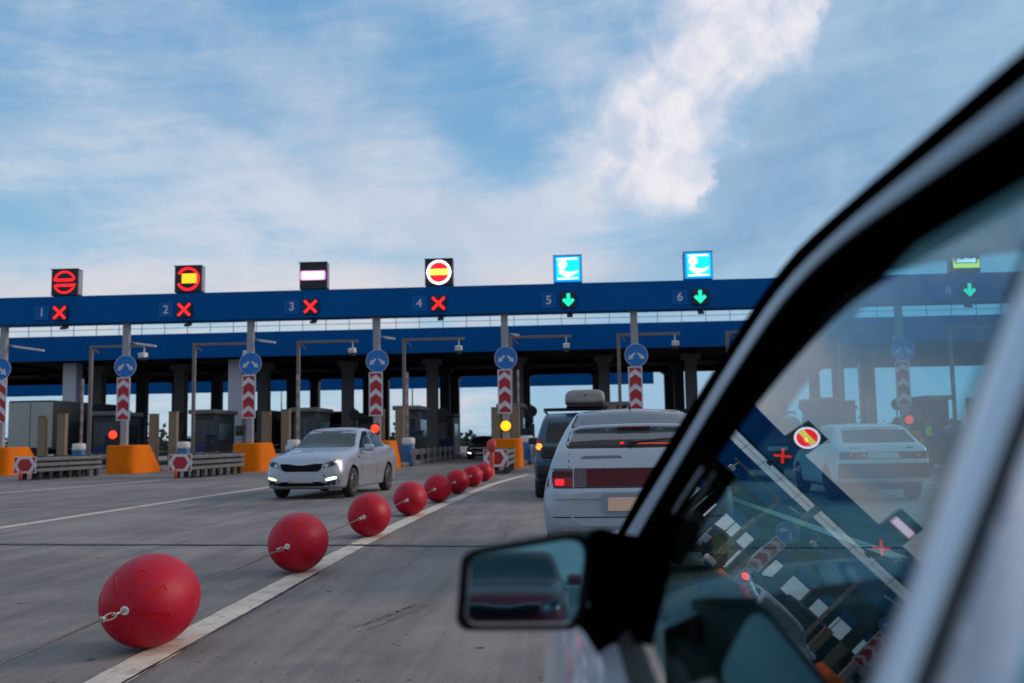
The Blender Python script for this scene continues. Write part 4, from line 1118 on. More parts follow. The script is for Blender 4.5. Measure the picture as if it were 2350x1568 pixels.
SUV = [(-2.15, .55, .60, .68, .75, .66, .95, .56, 1.0, 1.01), (-2.10, .45, .76, .82, .75, .79, 1.02, .70, 1.12, 1.14), (-2.03, .40, .80, .86, .78, .83, 1.05, .70, 1.35, 1.38), (-1.85, .35, .83, .89, .80, .85, 1.07, .66, 1.60, 1.63), (-1.6, .30, .84, .895, .80, .85, 1.08, .645, 1.68, 1.72),
       (-.5, .27, .84, .895, .80, .85, 1.08, .65, 1.72, 1.765), (.3, .27, .84, .895, .78, .85, 1.06, .63, 1.66, 1.70), (.95, .27, .84, .89, .76, .84, 1.03, .68, 1.10, 1.15), (1.2, .28, .83, .88, .74, .82, 1.01, .68, 1.06, 1.09), (1.9, .33, .78, .83, .70, .76, .94, .62, .97, .99), (2.1, .42, .66, .72, .66, .64, .82, .54, .85, .86), (2.17, .52, .54, .60, .64, .52, .72, .44, .74, .745)]
suv = thing('parked_car', 'slate blue car with a grey roof box queuing ahead of the hatchback', 'car')
body, T = car_body('body', SUV, M_SLATE, suv, (1.3, -1.3), .40)
patch('rear_window', T, [(-.64, 1.13), (.64, 1.13), (.58, 1.55), (-.58, 1.55)], 'rear', M_GLASS, suv, cr=.07)
for v in ('left', 'right'):
    patch('side_window', T, [(.80, 1.11), (-.30, 1.12), (-.30, 1.60), (.28, 1.58)], v, M_GLASS, suv, cr=.05)
    patch('side_window', T, [(-.36, 1.12), (-1.75, 1.15), (-1.55, 1.58), (-.36, 1.61)], v, M_GLASS, suv, cr=.06)
for s_ in (-1, 1):
    tl = patch('tail_light', T, [(s_*.86, .98), (s_*.70, .98), (s_*.70, 1.22), (s_*.80, 1.22)], 'rear', M_TAILR, suv, off=.008, cr=.03)
    patch('lit_segment', T, circle(s_*.765, 1.06, .065, 16), 'rear', G_BRAKE, tl, off=.014, th=.008)
    patch('reflector', T, [(s_*.76, .53), (s_*.60, .53), (s_*.60, .57), (s_*.76, .57)], 'rear', M_TAILR, suv, off=.01)
    b = B(); b.tube([(s_*.62, .35, 1.74), (s_*.66, .2, 1.80), (s_*.66, -1.5, 1.80), (s_*.62, -1.65, 1.74)], .022, 8); b.obj('roof_rail', M_BLACK, suv)
patch('rear_bumper', T, [(-.80, .42), (.80, .42), (.80, .68), (-.80, .68)], 'rear', M_BLACK, suv, off=.03, th=.03, cr=.03)
patch('number_plate', T, [(-.26, .80), (.26, .80), (.26, .91), (-.26, .91)], 'rear', M_PLATEW, suv, off=.01)
for y in (-.2, -1.2):
    b = B(); b.box((0, y, 1.835), (1.36, .07, .04), .01); b.obj('roof_bar', M_BLACK, suv)
wheels(suv, (1.3, -1.3), .88, .345, .22)
mirror_pair(suv, .86, .62, 1.17, M_BLACK)
suv.location = (.28, 21.35, 0); suv.rotation_euler = (0, 0, R(-.5))
o = thing('roof_box', 'light grey roof box strapped on the slate blue car', 'roof box', (.46, 20.65, 1.857)); o.scale = (.92, .92, .92)
b = B()
rows = []
for k, (y, w_, h0, h1) in enumerate(((-1.02, .30, .12, .30), (-1.0, .40, .06, .38), (-.9, .44, .03, .43), (-.5, .45, .02, .45), (.3, .45, .02, .42), (.75, .42, .04, .33), (.95, .34, .08, .22), (1.0, .2, .1, .16))):
    rows.append([(math.copysign(abs(math.cos(R(a)))**.45, math.cos(R(a)))*w_*(1-.10*math.sin(R(a))), y, .05+.80*((h0+h1)/2+math.copysign(abs(math.sin(R(a)))**.5, math.sin(R(a)))*(h1-h0)/2)) for a in range(0, 360, 12)])
b.grid(rows, 0, True, True, True, True); b.obj('shell', mat('roof_box_grey', (.27, .265, .26), .6), o)
b = B(); b.box((0, -.0, .045), (.84, 1.9, .09), .02); b.obj('base', M_BLACK, o)
b = B(); b.box((0, -1.025, .27), (.05, .02, .03), .005); b.obj('lock', M_DARK, o)

WH = [(-2.02, .46, .55, .62, .60, .62, .72, .52, .76, .765), (-1.98, .38, .72, .78, .60, .76, .84, .70, .88, .885), (-1.93, .35, .76, .81, .62, .77, .90, .70, .99, 1.0), (-1.85, .33, .77, .82, .63, .765, .95, .68, 1.035, 1.05), (-1.78, .32, .775, .82, .63, .76, .96, .665, 1.065, 1.08),
      (-1.28, .28, .78, .825, .63, .76, .99, .585, 1.325, 1.355), (-1.1, .26, .78, .825, .63, .76, .99, .575, 1.355, 1.385), (-.2, .24, .78, .825, .63, .76, .98, .57, 1.375, 1.41), (.3, .24, .78, .825, .63, .76, .97, .56, 1.33, 1.37), (.95, .24, .78, .82, .62, .755, .94, .63, .97, 1.0), (1.1, .25, .78, .82, .62, .75, .92, .63, .95, .97), (1.75, .28, .75, .80, .58, .70, .83, .58, .84, .86), (1.95, .36, .66, .72, .56, .62, .73, .5, .74, .75), (2.0, .44, .54, .60, .54, .52, .64, .42, .65, .655)]
wh = thing('parked_car', 'white hatchback seen from behind through the car window', 'car')
body, T = car_body('body', WH, M_WHITE, wh, (1.2, -1.22), .35)
patch('rear_window', T, [(-.64, 1.045), (.64, 1.045), (.545, 1.325), (-.545, 1.325)], 'rear', M_GLASSL, wh, cr=.03)
for v in ('left', 'right'):
    patch('side_window', T, [(.82, 1.01), (-.28, 1.02), (-.28, 1.33), (.26, 1.32)], v, M_GLASS, wh, cr=.04)
    patch('side_window', T, [(-.36, 1.02), (-1.35, 1.04), (-1.12, 1.31), (-.36, 1.33)], v, M_GLASS, wh, cr=.04)
tb = patch('tail_band', T, [(-.765, .755), (.765, .755), (.765, .885), (-.765, .885)], 'rear', M_TAILG, wh, off=.006, cr=.01)
for x in (-.56, -.34, .60): patch('lit_segment', T, circle(x, .825, .028, 12), 'rear', G_TAIL, tb, off=.012, th=.006)
for x in (-.62, .62): patch('red_segment', T, [(x-.13, .765), (x+.13, .765), (x+.13, .875), (x-.13, .875)], 'rear', M_TAILD, tb, off=.009, th=.004)
patch('number_plate', T, [(-.27, .765), (.27, .765), (.27, .875), (-.27, .875)], 'rear', M_PLATEW, wh, off=.014)
patch('rear_bumper', T, [(-.79, .42), (.79, .42), (.79, .68), (-.79, .68)], 'rear', M_BLACK, wh, off=.05, th=.05, cr=.03)
patch('badge', T, [(-.56, .945), (-.40, .945), (-.40, .962), (-.56, .962)], 'rear', M_BLACK, wh, off=.004)
patch('badge', T, [(.42, .94), (.54, .94), (.54, .962), (.42, .962)], 'rear', M_BLACK, wh, off=.004)
b = B(); b.tube([(0, -1.80, 1.075), (.04, -1.80, 1.09), (.36, -1.58, 1.21)], .009, 6); b.obj('wiper', M_BLACK, wh)
b = B(); b.box((0, 0, .26), (1.3, 3.4, .12), .03); b.obj('underbody', M_ARCH, wh)
wheels(wh, (1.2, -1.22), .81, .29)
mirror_pair(wh, .76, .62, 1.03, M_BLACK)
wh.location = (5.72, 19.35, 0); wh.rotation_euler = (0, 0, R(-1.5))

# cars further on: copies in their own paint
dk = {'silver_paint': M_DARK, 'daytime_light': M_LAMPC, 'daytime_light_dim': M_LAMPC, 'grey_car_glass': M_GLASS}
def dark_car(src, loc, rz, label, paint):
    c = copy_tree(src); c.location = loc; c.rotation_euler = (0, 0, rz); c.scale = (1, 1, 1); c['label'] = label
    repaint(c, paint); return c
dark_car(sedan, (12.6, 30.6, 0), R(0), 'dark sedan seen from behind near the right pillar through the window', dict(dk, tail_lens_red=G_TAIL))
dark_car(sedan, (-10.9, 66, 0), R(180), 'dark sedan with one lamp lit under the canopy in lane 3', dk)
dark_car(sedan, (-5.2, 61, 0), R(180), 'dark sedan with bright white lamps under the canopy in lane 4', dict(dk, daytime_light=G_HEADW, daytime_light_dim=G_HEAD))
dark_car(sedan, (-16.8, 64, 0), R(180), 'dark sedan waiting under the canopy in lane 2', dk)
wg = dark_car(suv, (5.6, 27.6, 0), R(0), 'dark car with luggage on its roof ahead of the white hatchback', {'slate_blue_paint': M_DARK})
for x, y, lb in ((-22.6, 60.5, 'dark van stopped under the canopy in lane 1'), (-16.6, 73.5, 'dark van deep under the canopy in lane 2, behind the sedan there'), (-10.6, 78, 'dark van deep under the canopy in lane 3'), (-27.9, 70, 'dark van behind the lorry with the pale green box')):
    c_ = dark_car(suv, (x, y, 0), R(180), lb, {'slate_blue_paint': M_DARK, 'brake_lamp_lit': M_TAILR})
o = thing('roof_luggage', 'bundle of bags and poles on the roof of the dark car', 'luggage', (5.55, 27.2, 1.855))
b = B(); b.box((0, -.2, .12), (1.0, 1.1, .24), .09, seg=3); b.obj('bag', M_GLASSL, o)
b = B(); b.box((-.1, -.1, .33), (.6, .7, .2), .08, seg=3); b.obj('bag', M_BOOTH, o)
b = B()
for k, (x0, x1, zz) in enumerate(((-.5, -.1, .75), (-.3, .3, .62), (.1, .5, .7))): b.tube([(x0, -.5, .2), ((x0+x1)/2, -.2, zz), (x1, .3, .25)], .03, 6)
b.torus((-.25, -.3, .56), .24, .025, 'Y', 20, 6); b.torus((.28, -.3, .52), .22, .025, 'Y', 20, 6); b.obj('frame', M_BLACK, o)
# red water-filled barrier deep in lane 3
b = B()
for k in range(3):
    b.prism([(-.22, 0), (.22, 0), (.13, .35), (.10, .78), (-.10, .78), (-.13, .35)], (lambda a, c, k=k: (a, k*1.3, c)), (0, 1.26, 0), bev=.03)
o = b.obj('water_barrier', M_REDP, loc=(0, 0, 0)); o.location = (-9.2, 61.5, .0); o.rotation_euler = (0, 0, R(90))
tag(o, 'low red barrier standing across lane 3 under the canopy', 'barrier')

# lorries on the left
def lorry(x, y, rz, label, hh=3.75, cabM=None, boxM=None):
    o = thing('lorry', label, 'lorry', (x, y, 0), rz)
    b = B(); b.box((0, 4.2, 1.1+(hh-1.1)/2), (2.5, 8.4, hh-1.1), .06)
    for k in range(7): b.box((1.256, .8+k*1.2, 1.1+(hh-1.1)/2), (.012, .06, hh-1.3)); b.box((-1.256, .8+k*1.2, 1.1+(hh-1.1)/2), (.012, .06, hh-1.3))
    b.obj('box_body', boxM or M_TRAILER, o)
    b = B(); b.box((-.62, -.01, 1.1+(hh-1.1)/2), (1.2, .03, hh-1.3), .01); b.box((.62, -.01, 1.1+(hh-1.1)/2), (1.2, .03, hh-1.3), .01); b.obj('rear_door', M_TRAILER, o)
    b = B(); b.box((0, 5, .95), (1.0, 11, .25), .03); b.box((0, .2, .6), (2.3, .1, .14), .02); b.obj('chassis', M_ARCH, o)
    cab = B()
    rows = []
    for yy, zt, w_ in ((8.7, 3.0, 1.18), (9.0, 3.55, 1.2), (9.5, 3.5, 1.2), (10.3, 2.85, 1.2), (10.75, 2.2, 1.2), (10.9, 1.5, 1.18), (10.92, .6, 1.12)):
        rows.append([(-w_, yy, .5), (w_, yy, .5), (w_, yy, zt-.15), (w_-.15, yy, zt), (-w_+.15, yy, zt), (-w_, yy, zt-.15)])
    cab.grid(rows, 0, False, True, True, True); cab.obj('cab', cabM or M_DARK, o)
    b = B(); b.box((0, 10.62, 2.25), (2.1, .5, .75), .05, rot=Matrix.Rotation(R(-20), 3, 'X')); b.obj('windscreen', M_GLASS, o)
    for yy in (1.2, 2.5, 9.6):
        for s_ in (-1, 1):
            b = B(); b.lathe([(.25, -.14), (.46, -.14), (.5, -.1), (.5, .1), (.46, .14), (.25, .14), (.22, 0)], axis='X', seg=24); w_ = b.obj('wheel', M_TYRE, o); w_.location = (s_*1.05, yy, .5)
    return o
lorry(-28.75, 50.0, 0, 'lorry with a pale green box body behind the leftmost orange block', 3.75, None, M_DARKCOL)  # box sides coloured dark for the shade under the canopy, rear doors left pale
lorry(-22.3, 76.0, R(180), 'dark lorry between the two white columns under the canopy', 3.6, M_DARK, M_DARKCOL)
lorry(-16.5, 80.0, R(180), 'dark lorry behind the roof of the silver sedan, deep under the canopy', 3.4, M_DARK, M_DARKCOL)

# ------------------------------------------------------------------ worker in a hi-vis vest
def skin_body(name, joints, edges, M, parent, root=0, sub=2):
    me = bpy.data.meshes.new(name); me.from_pydata([j[:3] for j in joints], edges, [])
    o = bpy.data.objects.new(name, me); COL.objects.link(o)
    sk = o.modifiers.new('skin', 'SKIN')
    for i, j in enumerate(joints):
        me.skin_vertices[0].data[i].radius = (j[3], j[4] if len(j) > 4 else j[3])
    me.skin_vertices[0].data[root].use_root = True
    ss = o.modifiers.new('sub', 'SUBSURF'); ss.levels = sub; ss.render_levels = sub
    bpy.context.view_layer.update()
    dg = bpy.context.evaluated_depsgraph_get()
    m2 = bpy.data.meshes.new_from_object(o.evaluated_get(dg)); o.modifiers.clear(); o.data = m2
    for p in m2.polygons: p.use_smooth = True
    m2.materials.clear(); m2.materials.append(M); o.parent = parent
    return o
M_SKIN = mat('skin', (.42, .25, .18), .55); M_TROUSER = mat('dark_trousers', (.03, .035, .05), .8); M_VEST = mat('hi_vis_vest', (.45, .62, .02), .6); M_CAP = mat('dark_cap', (.03, .03, .035), .7)
wk = thing('person', 'person in a yellow hi-vis vest and dark trousers standing by the orange block', 'person', (14.86, 39.9, 0), R(12))
J = [(0, 0, .95, .15, .11), (0, 0, 1.15, .145, .10), (0, 0, 1.36, .17, .11), (0, .0, 1.50, .062), (0, -.01, 1.60, .085, .095), (0, -.01, 1.70, .075, .085),
     (.19, 0, 1.41, .06), (.245, .02, 1.16, .047), (.23, -.10, .95, .037), (.225, -.14, .86, .035, .02), (-.19, 0, 1.41, .06), (-.25, .02, 1.16, .047), (-.24, -.08, .94, .037), (-.235, -.11, .85, .035, .02),
     (.095, 0, .86, .10), (.11, -.02, .49, .065), (.12, .03, .09, .045), (.13, -.10, .045, .045, .03), (-.095, 0, .86, .10), (-.11, -.03, .49, .065), (-.12, .02, .09, .045), (-.13, -.11, .045, .045, .03)]
E_ = [(0, 1), (1, 2), (2, 3), (3, 4), (4, 5), (2, 6), (6, 7), (7, 8), (8, 9), (2, 10), (10, 11), (11, 12), (12, 13), (0, 14), (14, 15), (15, 16), (16, 17), (0, 18), (18, 19), (19, 20), (20, 21)]
body = skin_body('body', J, E_, M_TROUSER, wk)
body.data.materials.append(M_SKIN)
for p in body.data.polygons:
    c = p.center
    if c.z > 1.49 or (c.z < .96 and abs(c.x) > .205): p.material_index = 1
skin_body('vest', [(0, 0, .93, .175, .125), (0, 0, 1.15, .17, .12), (0, 0, 1.40, .195, .13), (.13, 0, 1.43, .085), (-.13, 0, 1.43, .085)], [(0, 1), (1, 2), (2, 3), (2, 4)], M_VEST, wk)
b = B(); b.lathe([(.098, 1.66), (.105, 1.70), (.09, 1.77), (.05, 1.80), (.01, 1.805)], (0, -.01, 0), 'Z', 18); b.box((0, -.13, 1.675), (.15, .12, .015), .006); b.obj('cap', M_CAP, wk)
b = B()
for s_ in (-1, 1): b.box((s_*.035, -.10, 1.625), (.022, .012, .012), .004, 1)
b.box((0, -.108, 1.60), (.022, .03, .04), .008); b.box((0, -.098, 1.56), (.05, .012, .010), .003, 1)
for s_ in (-1, 1): b.box((s_*.092, .0, 1.61), (.02, .035, .06), .008)
b.obj('face', [M_SKIN, M_CAP], wk)

# ------------------------------------------------------------------ the near car: left side seen from its own rear window
own = thing('near_car', 'silver car with black window frames filling the right side, nearest the camera', 'car', (0, 0, 0))
TANF = math.tan(R(24.0)); CF, SF = math.cos(R(24.0)), math.sin(R(24.0))
def wp(y, z, off=0.0):
    """point on the leaning side-window plane; off pushes it outwards (to the left)"""
    return Vector((.10+TANF*(z-.94)-CF*off, y, z+SF*off))
M_CARS = mat('near_silver_paint', (.60, .65, .72), .30, .35, var=.04, coat=.8)
M_SEAL = mat('window_seal', (.0012, .0012, .0014), 1.0, var=.2, spec=.0)
M_INT = mat('dark_interior', (.016, .020, .022), .8, var=.25)
M_DASH = mat('dashboard_vinyl', (.030, .034, .036), .65, var=.2, scale=30, bump=.2)
G_SIDE = thin_glass('tinted_side_glass', (.31, .66, .74), 1.5, 1.0, .02)
G_WIND = thin_glass('windscreen_glass', (.72, .90, .92), 1.45, .8)
def band(name, outer, inner, off, th, M, round_=True, n=10, bulge=.0):
    """a strip between two lines of (y, z) on the window plane, with depth"""
    def res(pl, k):
        pl = smooth_pts(pl, 6)
        L_ = [0]
        for a, c in zip(pl, pl[1:]): L_.append(L_[-1]+math.dist(a, c))
        out = []
        for q in range(k+1):
            s_ = L_[-1]*q/k; i = max(0, min(len(pl)-2, next((j for j in range(len(pl)-1) if s_ <= L_[j+1]+1e-9), len(pl)-2)))
            f = (s_-L_[i])/max(1e-9, L_[i+1]-L_[i]); out.append((pl[i][0]+(pl[i+1][0]-pl[i][0])*f, pl[i][1]+(pl[i+1][1]-pl[i][1])*f))
        return out
    A, C = res(outer, 60), res(inner, 60)
    rows = []
    for a, c in zip(A, C):
        row = []
        for k in range(n+1):
            q = k/n; y = a[0]+(c[0]-a[0])*q; z = a[1]+(c[1]-a[1])*q
            row.append(wp(y, z, off+bulge*(1-(2*q-1)**2)))
        tq = th(c[0]) if callable(th) else th
        row.append(wp(c[0], c[1], off-tq)); row.append(wp(a[0], a[1], off-tq))
        rows.append(row)
    b = B(); b.grid(rows, 0, True, True, True, True)
    o = b.obj(name, M, own)
    bb = bmesh.new(); bb.from_mesh(o.data)
    for e in bb.edges:
        if len(e.link_faces) == 2 and e.calc_face_angle(0) > R(50): e.smooth = False
    bb.to_mesh(o.data); bb.free()
    return o
REAR = -1.6
L0 = [(2.421, 0.922), (2.30, 1.030), (2.195, 1.124), (2.10, 1.180), (1.948, 1.265), (1.84, 1.315), (1.742, 1.366), (1.601, 1.435), (1.451, 1.481), (1.333, 1.495), (1.140, 1.502), (0.931, 1.506), (0.785, 1.509), (0.70, 1.511), (.2, 1.511), (-.5, 1.506), (REAR, 1.476)]
L1 = [(2.183, 0.978), (2.013, 1.087), (1.868, 1.171), (1.754, 1.244), (1.663, 1.306), (1.48, 1.400), (1.341, 1.440), (1.243, 1.453), (1.091, 1.464), (0.947, 1.467), (0.835, 1.468), (0.678, 1.469), (.2, 1.469), (-.5, 1.464), (REAR, 1.44)]
L2 = [(1.938, 1.005), (1.829, 1.095), (1.725, 1.172), (1.627, 1.242), (1.539, 1.300), (1.379, 1.386), (1.258, 1.420), (1.170, 1.432), (1.058, 1.440), (0.918, 1.441), (0.792, 1.441), (0.653, 1.440), (.2, 1.440), (-.5, 1.436), (REAR, 1.41)]
L3 = [(1.617, 1.027), (1.580, 1.076), (1.530, 1.124), (1.440, 1.187), (1.340, 1.248), (1.262, 1.295), (1.198, 1.330), (1.123, 1.363), (1.051, 1.382), (0.929, 1.388), (0.807, 1.391), (0.696, 1.392), (.2, 1.392), (-.5, 1.388), (REAR, 1.364)]
band('roof_gutter', L0, L1, -.003, .05, M_SEAL, bulge=.003)
band('door_frame', L1, L2, -.001, .05, mat('frame_silver_shaded', (.24, .31, .37), .4, .3, var=.03), bulge=.004)  # darker copy of the silver door paint, shade on this band put into colour
band('window_seal', L2, L3, -.003, lambda y: .012+.040*max(0, min(1, (y-.85)/.3)), M_SEAL, bulge=.002)
# door window and its channel
b = B()
gp = [(1.66, .93), (1.645, 1.03), (1.60, 1.092), (1.47, 1.19), (1.38, 1.26), (1.27, 1.335), (1.18, 1.39), (1.08, 1.41), (.80, 1.415), (.53, 1.415), (.53, .93)]
def pane(name, poly):
    # curved glass: it leans more towards the roof, and closes in slightly towards the bonnet
    b = B(); bm = b.bm
    bm.faces.new([bm.verts.new((y, z, 0)) for y, z in poly])
    for ax, no in ((0, (1, 0, 0)), (1, (0, 1, 0))):
        for k in range(-60, 130):
            c_ = k*.03
            if min(p[ax] for p in poly) < c_ < max(p[ax] for p in poly):
                bmesh.ops.bisect_plane(bm, geom=bm.verts[:]+bm.edges[:]+bm.faces[:], plane_co=(c_, 0, 0) if ax == 0 else (0, c_, 0), plane_no=no, dist=1e-5)
    for v in bm.verts:
        y, z = v.co.x, v.co.y
        v.co = (.10+TANF*.20+.006+.0121*(y-1.1)+.4407*(z-1.14)+.28*(z-1.14)**2, y, z)
    for f in bm.faces: f.smooth = True
    o = b.obj(name, G_SIDE, own)
    if o.data.polygons[0].normal.x > 0: o.data.flip_normals()
pane('door_window', gp)
pane('rear_door_window', [(.40, .94), (.40, 1.39), (-.6, 1.39), (-.75, .94)])
b = B()
e0 = [(1.610, 1.030), (1.575, 1.076), (1.525, 1.124), (1.44, 1.180)]
b.tube([wp(y-.008, z-.008, .0) for y, z in e0], .0022, 6); b.obj('glass_edge', M_POLE, own)
# pillar between the doors: two silver frames with a dark gap
def upright(name, y0, y1, z0, z1, off, th, M, bulge=.012):
    rows = []
    for z in [z0+(z1-z0)*q/6 for q in range(7)]:
        rows.append([wp(y0+(y1-y0)*k/8, z, off+bulge*(1-(k/4-1)**2)) for k in range(9)]+[wp(y1, z, off-th), wp(y0, z, off-th)])
    b = B(); b.grid(rows, 0, True, True, True, True)
    o = b.obj(name, M, own)
    bb = bmesh.new(); bb.from_mesh(o.data)
    for e in bb.edges:
        if len(e.link_faces) == 2 and e.calc_face_angle(0) > R(50): e.smooth = False
    bb.to_mesh(o.data); bb.free()
upright('door_frame', .560, .508, .90, 1.43, -.004, .004, M_CARS, .005)
upright('pillar_seal', .578, .558, .90, 1.40, -.006, .05, M_SEAL, .001)
upright('pillar_seal',  .5075, .481, .90, 1.43, -.010, .05, M_SEAL, .0)
upright('door_frame', .480, .36, .90, 1.43, -.004, .05, M_CARS, .005)
upright('pillar_seal', .362, .335, .90, 1.40, -.006, .05, M_SEAL, .001)
# body side below the windows
side = [(.930, .085), (.925, .060), (.89, .010), (.84, -.022), (.76, -.046), (.66, -.058), (.55, -.050), (.50, -.030), (.47, -.034), (.36, .000), (.26, .03), (.22, .10)]
def side_panel(name, y0, y1, M, flare=None, n=16, extra=0.0):
    rows = []
    for q in range(n+1):
        y = y0+(y1-y0)*q/n
        rows.append([(x+(flare(y) if flare else 0)+extra, y, z) for z, x in side]+[(.12+(flare(y) if flare else 0), y, .22), (.088+(flare(y) if flare else 0), y, .928)])
    b = B(); b.grid(rows, 0, True, True, True, True)
    o = b.obj(name, M, own)
    bb = bmesh.new(); bb.from_mesh(o.data)
    for e in bb.edges:
        if len(e.link_faces) == 2 and e.calc_face_angle(0) > R(40): e.smooth = False
    bb.to_mesh(o.data); bb.free()
    return o
def arch_flare(y): return -.012*math.exp(-((y-2.45)/.40)**2)
dp = side_panel('door_panel', .50, 1.66, M_CARS)
side_panel('rear_door_panel', -.62, .492, M_CARS)
side_panel('rear_quarter', -1.9, -.628, M_CARS)
def front_narrow(y): return arch_flare(y)+max(0, y-1.9)**2*.06
fe = side_panel('front_fender', 1.668, 3.05, M_CARS, front_narrow)
b = B()     # belt moulding with its rubber lip
rows = []
for q in range(13):
    y = 1.62+(-.62-1.62)*q/12
    rows.append([(x, y, z) for x, z in ((.066, .918), (.074, .938), (.088, .946), (.100, .944), (.102, .92), (.09, .91))])
b.grid(rows, 0, True, True, True, True); b.obj('belt_moulding', M_RUBBER, own)
# bonnet, roof, far side
b = B()
rows = []
for y, w_, z in ((1.62, 1.52, 1.0), (1.9, 1.50, .965), (2.3, 1.44, .93), (2.7, 1.34, .88), (3.0, 1.2, .80), (3.1, 1.1, .68), (3.12, 1.0, .5)):
    rows.append([(.88+w_/2*math.sin(R(a)), y, z-.14*(1-math.cos(R(a)))) for a in range(-84, 85, 12)])
b.grid(rows, 0, True); b.obj('bonnet', M_CARS, own)
b = B()
rows = []
for y, z in ((1.32, 1.515), (1.1, 1.54), (.6, 1.555), (-.4, 1.55), (-1.2, 1.52), (-1.7, 1.44)):
    rows.append([(.90+.515*math.sin(R(a))/math.sin(R(60)), y, z-.05*(1-math.cos(R(a)))/.5-.02) for a in range(-60, 61, 10)])
b.grid(rows, 0, True)
rows = [[(p[0], p[1], p[2]-.02) for p in r_] for r_ in rows]
b.grid(rows, 0, True); b.obj('roof', M_CARS, own)
side_r = [(1.74, z) for z in ()]
b = B()
rows = []
for q in range(17):
    y = -1.9+5.0*q/16; nx = -(front_narrow(y) if y > 1.66 else 0)
    rows.append([(1.80-x+nx, y, z) for z, x in side]+[(1.64+nx, y, .22), (1.64+nx, y, .945)])
b.grid(rows, 0, True, True, True, True); b.obj('far_side', M_CARS, own)
for y0, y1 in ((1.60, 1.36), (.56, .47), (-.70, -1.6)):
    b = B(); rows = []
    top = {1.60: 1.36, .56: .52, -.70: -1.1}[y0]
    for z, ya, yb in ((.94, y0, y0-.10 if y0 > 1 else y1), (1.40, top-.12 if y0 > 1 else y0 if y0 > 0 else -.62, (top-.22) if y0 > 1 else y1 if y0 > 0 else -1.5)):
        x = 1.70-TANF*(z-.94)
        rows.append([(x, ya, z), (x, yb, z), (x-.04, yb, z), (x-.04, ya, z)])
    b.grid(rows, 0, False, True, True, True); b.obj('far_pillar', M_SEAL, own)
b = B()
wsr = []
for q in range(9):
    f = q/8; wsr.append([(.90+(-.62+.14*f)*c, 1.93-.62*f+.04*(1-c*c), .99+.50*f) for c in (1, .75, .5, .25, 0, -.25, -.5, -.75, -1)])
b.grid(wsr, 0, True); ws_ = b.obj('windscreen', G_WIND, own)
if ws_.data.polygons[0].normal.y > 0: ws_.data.flip_normals()
# cabin
b = B(); b.box((.90, .2, .30), (1.40, 3.3, .06)); b.box((1.60, .2, .62), (.05, 3.2, .62)); b.box((.20, .2, .60), (.05, 3.2, .58)); b.box((.9, 1.72, .62), (1.3, .05, .6)); b.obj('cabin_floor', M_INT, own)
b = B()
rows = []
for q in range(9):
    x = .22+1.36*q/8; hump = .045*math.exp(-((x-.55)/.2)**2)
    rows.append([(x, 1.76, .60), (x, 1.74, .93), (x, 1.55, .965), (x, 1.36, .96+hump), (x, 1.27, .92+hump), (x, 1.25, .70), (x, 1.3, .55)])
b.grid(rows, 0, True, True, True, True); b.obj('dashboard', M_DASH, own)
sw = B(); sw.torus((0, 0, 0), .185, .014, 'Y', 32, 8); sw.box((0, 0, -.03), (.12, .04, .12), .02)
for a in (0, 120, 240): sw.box((math.cos(R(a-90+60))*.1, 0, math.sin(R(a-90+60))*.1), (.16, .02, .035), .006, rot=Matrix.Rotation(-R(a-90+60), 3, 'Y'))
so = sw.obj('steering_wheel', M_INT, own); so.location = (.55, 1.08, .93); so.rotation_euler = (R(-24), 0, 0)
for x in (.55, 1.25):
    b = B(); b.box((x, .34, .58), (.50, .52, .16), .06, seg=3); b.box((x, .06, .92), (.48, .14, .62), .06, rot=Matrix.Rotation(R(14), 3, 'X'), seg=3); b.box((x, -.03, 1.30), (.26, .09, .16), .04, seg=3); b.obj('seat', M_INT, own)
b = B(); b.box((.9, .36, 1.36), (.24, .02, .065), .012); b.obj('inner_mirror', M_INT, own).location = (0, .72, .02)
# wheels of the near car
for y in (2.45, -1.25):
    for x in (.10, 1.70):
        b = B(); b.lathe([(.18, -.09), (.265, -.09), (.29, -.06), (.29, .06), (.265, .09), (.18, .09), (.16, 0), (.02, 0)], axis='X', seg=28); w_ = b.obj('wheel', M_TYRE, own); w_.location = (x, y, .29)
        b = B(); sgn = -1 if x < .5 else 1; b.lathe([(.175, .05*sgn), (.15, .075*sgn), (.06, .06*sgn), (.02, .075*sgn)], axis='X', seg=24); b.obj('rim', M_ALLOY, w_)

# door mirror
mb = B()
out_ = [(-.153, 1.047), (-.138, 1.056), (.010, 1.080), (.034, 1.076), (.040, 1.055), (.024, .962), (.010, .943), (-.150, .943), (-.162, .955)]
outr = rounded(out_, .026, 4)
c0 = (-.06, 1.01)
def sc(p, k): return (c0[0]+(p[0]-c0[0])*k, c0[1]+(p[1]-c0[1])*k)
rows = []
for dy_, k in ((.010, .86), (.0, .875), (-.004, .93), (-.002, 1.0), (.006, 1.03), (.030, 1.03), (.055, .96), (.078, .82), (.090, .55), (.094, .2)):
    rows.append([(*sc(p, k)[:1], 1.42+dy_, sc(p, k)[1]) for p in outr])
mb.grid(rows, 0, True, True, False, True)
mo = mb.obj('door_mirror', mat('mirror_shell', (.004, .0045, .006), .6, spec=.15), own)
b = B(); f = b.bm.faces.new([b.bm.verts.new((sc(p, .875)[0], 1.425+.075*(sc(p, .875)[1]-1.01), sc(p, .875)[1])) for p in outr])
MG = bpy.data.materials.new('mirror_silver'); MG.use_nodes = True
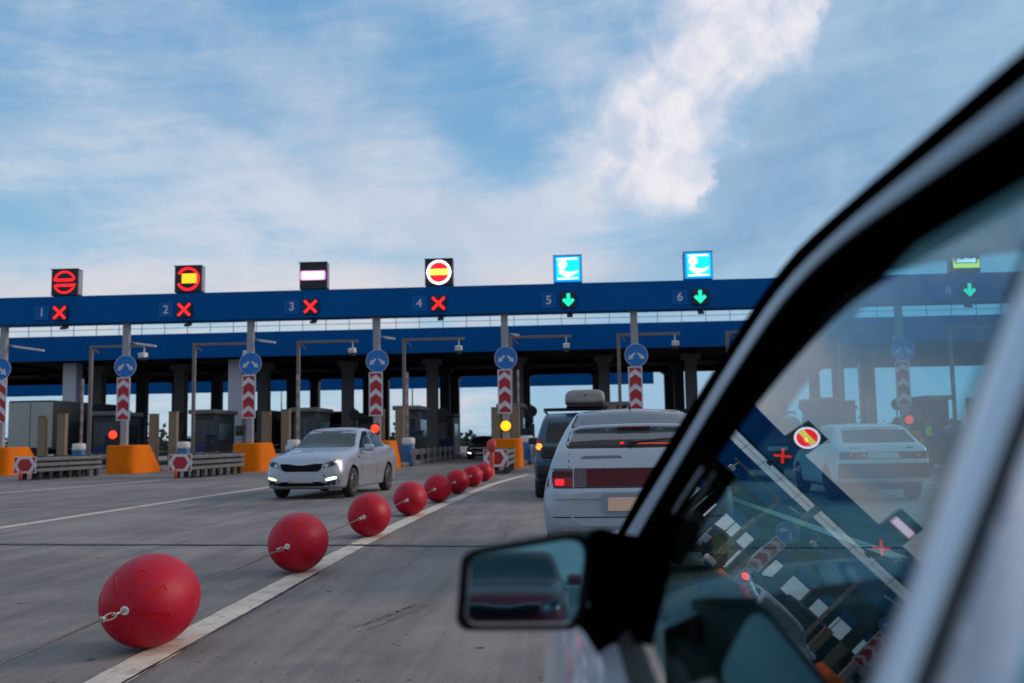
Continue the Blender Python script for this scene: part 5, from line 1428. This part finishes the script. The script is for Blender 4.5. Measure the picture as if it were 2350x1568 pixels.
t = NT(MG.node_tree); q = t.n['Principled BSDF']; q.inputs['Metallic'].default_value = 1; q.inputs['Roughness'].default_value = .03
tc_ = t.node('ShaderNodeTexCoord'); t.l.new(t.mix(t.noise(tc_.outputs['Object'], 9, 3), (.09, .26, .34), (.13, .33, .41)), q.inputs['Base Color'])
b.obj('mirror_glass', MG, mo)
b = B()
b.tube([Vector((sc(p, .885)[0], 1.4215, sc(p, .885)[1])) for p in outr[-14:]+outr[:1]], .0022, 6); b.obj('mirror_bevel', M_CHROME, mo)
# black corner piece that carries the mirror
b = B()
rows = []
for q_, (xo, zt, zb, yy) in enumerate(((.030, 1.075, .952, 1.45), (.050, 1.080, .940, 1.455), (.085, 1.070, .925, 1.47), (.115, 1.062, .925, 1.50))):
    rows.append([(xo, yy-.035, zb), (xo, yy-.035, zt), (xo+.004, yy+.05, zt), (xo+.004, yy+.05, zb)])
b.grid(rows, 0, False, True, True, True)
b.obj('mirror_arm', M_SEAL, own)
b = B(); b.prism([(1.72, .945), (1.30, .945), (1.39, 1.02), (1.52, 1.10), (1.60, 1.045)], lambda y, z: tuple(wp(y, z, .020)), tuple(Vector((CF, 0, -SF))*.03), bev=.004)
b.obj('mirror_base', M_SEAL, own)
b = B(); b.prism([(.04, .955), (.055, .938), (.085, .890), (.115, .938), (.115, .955)], lambda x, z: (x-.03, 1.40, z), (0, .14, 0), bev=.004); b.obj('mirror_foot', M_SEAL, own)

# red car added behind, out of view, for a red patch in the door mirror
rc = copy_tree(sedan); rc.location = (-.85, -12.5, 0); rc.rotation_euler = (0, 0, 0); rc['label'] = 'red car added out of view behind, showing only in the door mirror'
repaint(rc, {'silver_paint': mat('dark_red_paint', (.32, .012, .03), .3, .2, coat=.8), 'daytime_light': M_LAMPC, 'daytime_light_dim': M_LAMPC})
for o_ in (sedan, hat, suv, wh): o_['group'] = 'cars queuing at the toll plaza'
for o_ in list(S.objects):
    if o_.parent is None and o_.get('category') == 'car' and o_ is not own: o_['group'] = 'cars queuing at the toll plaza'
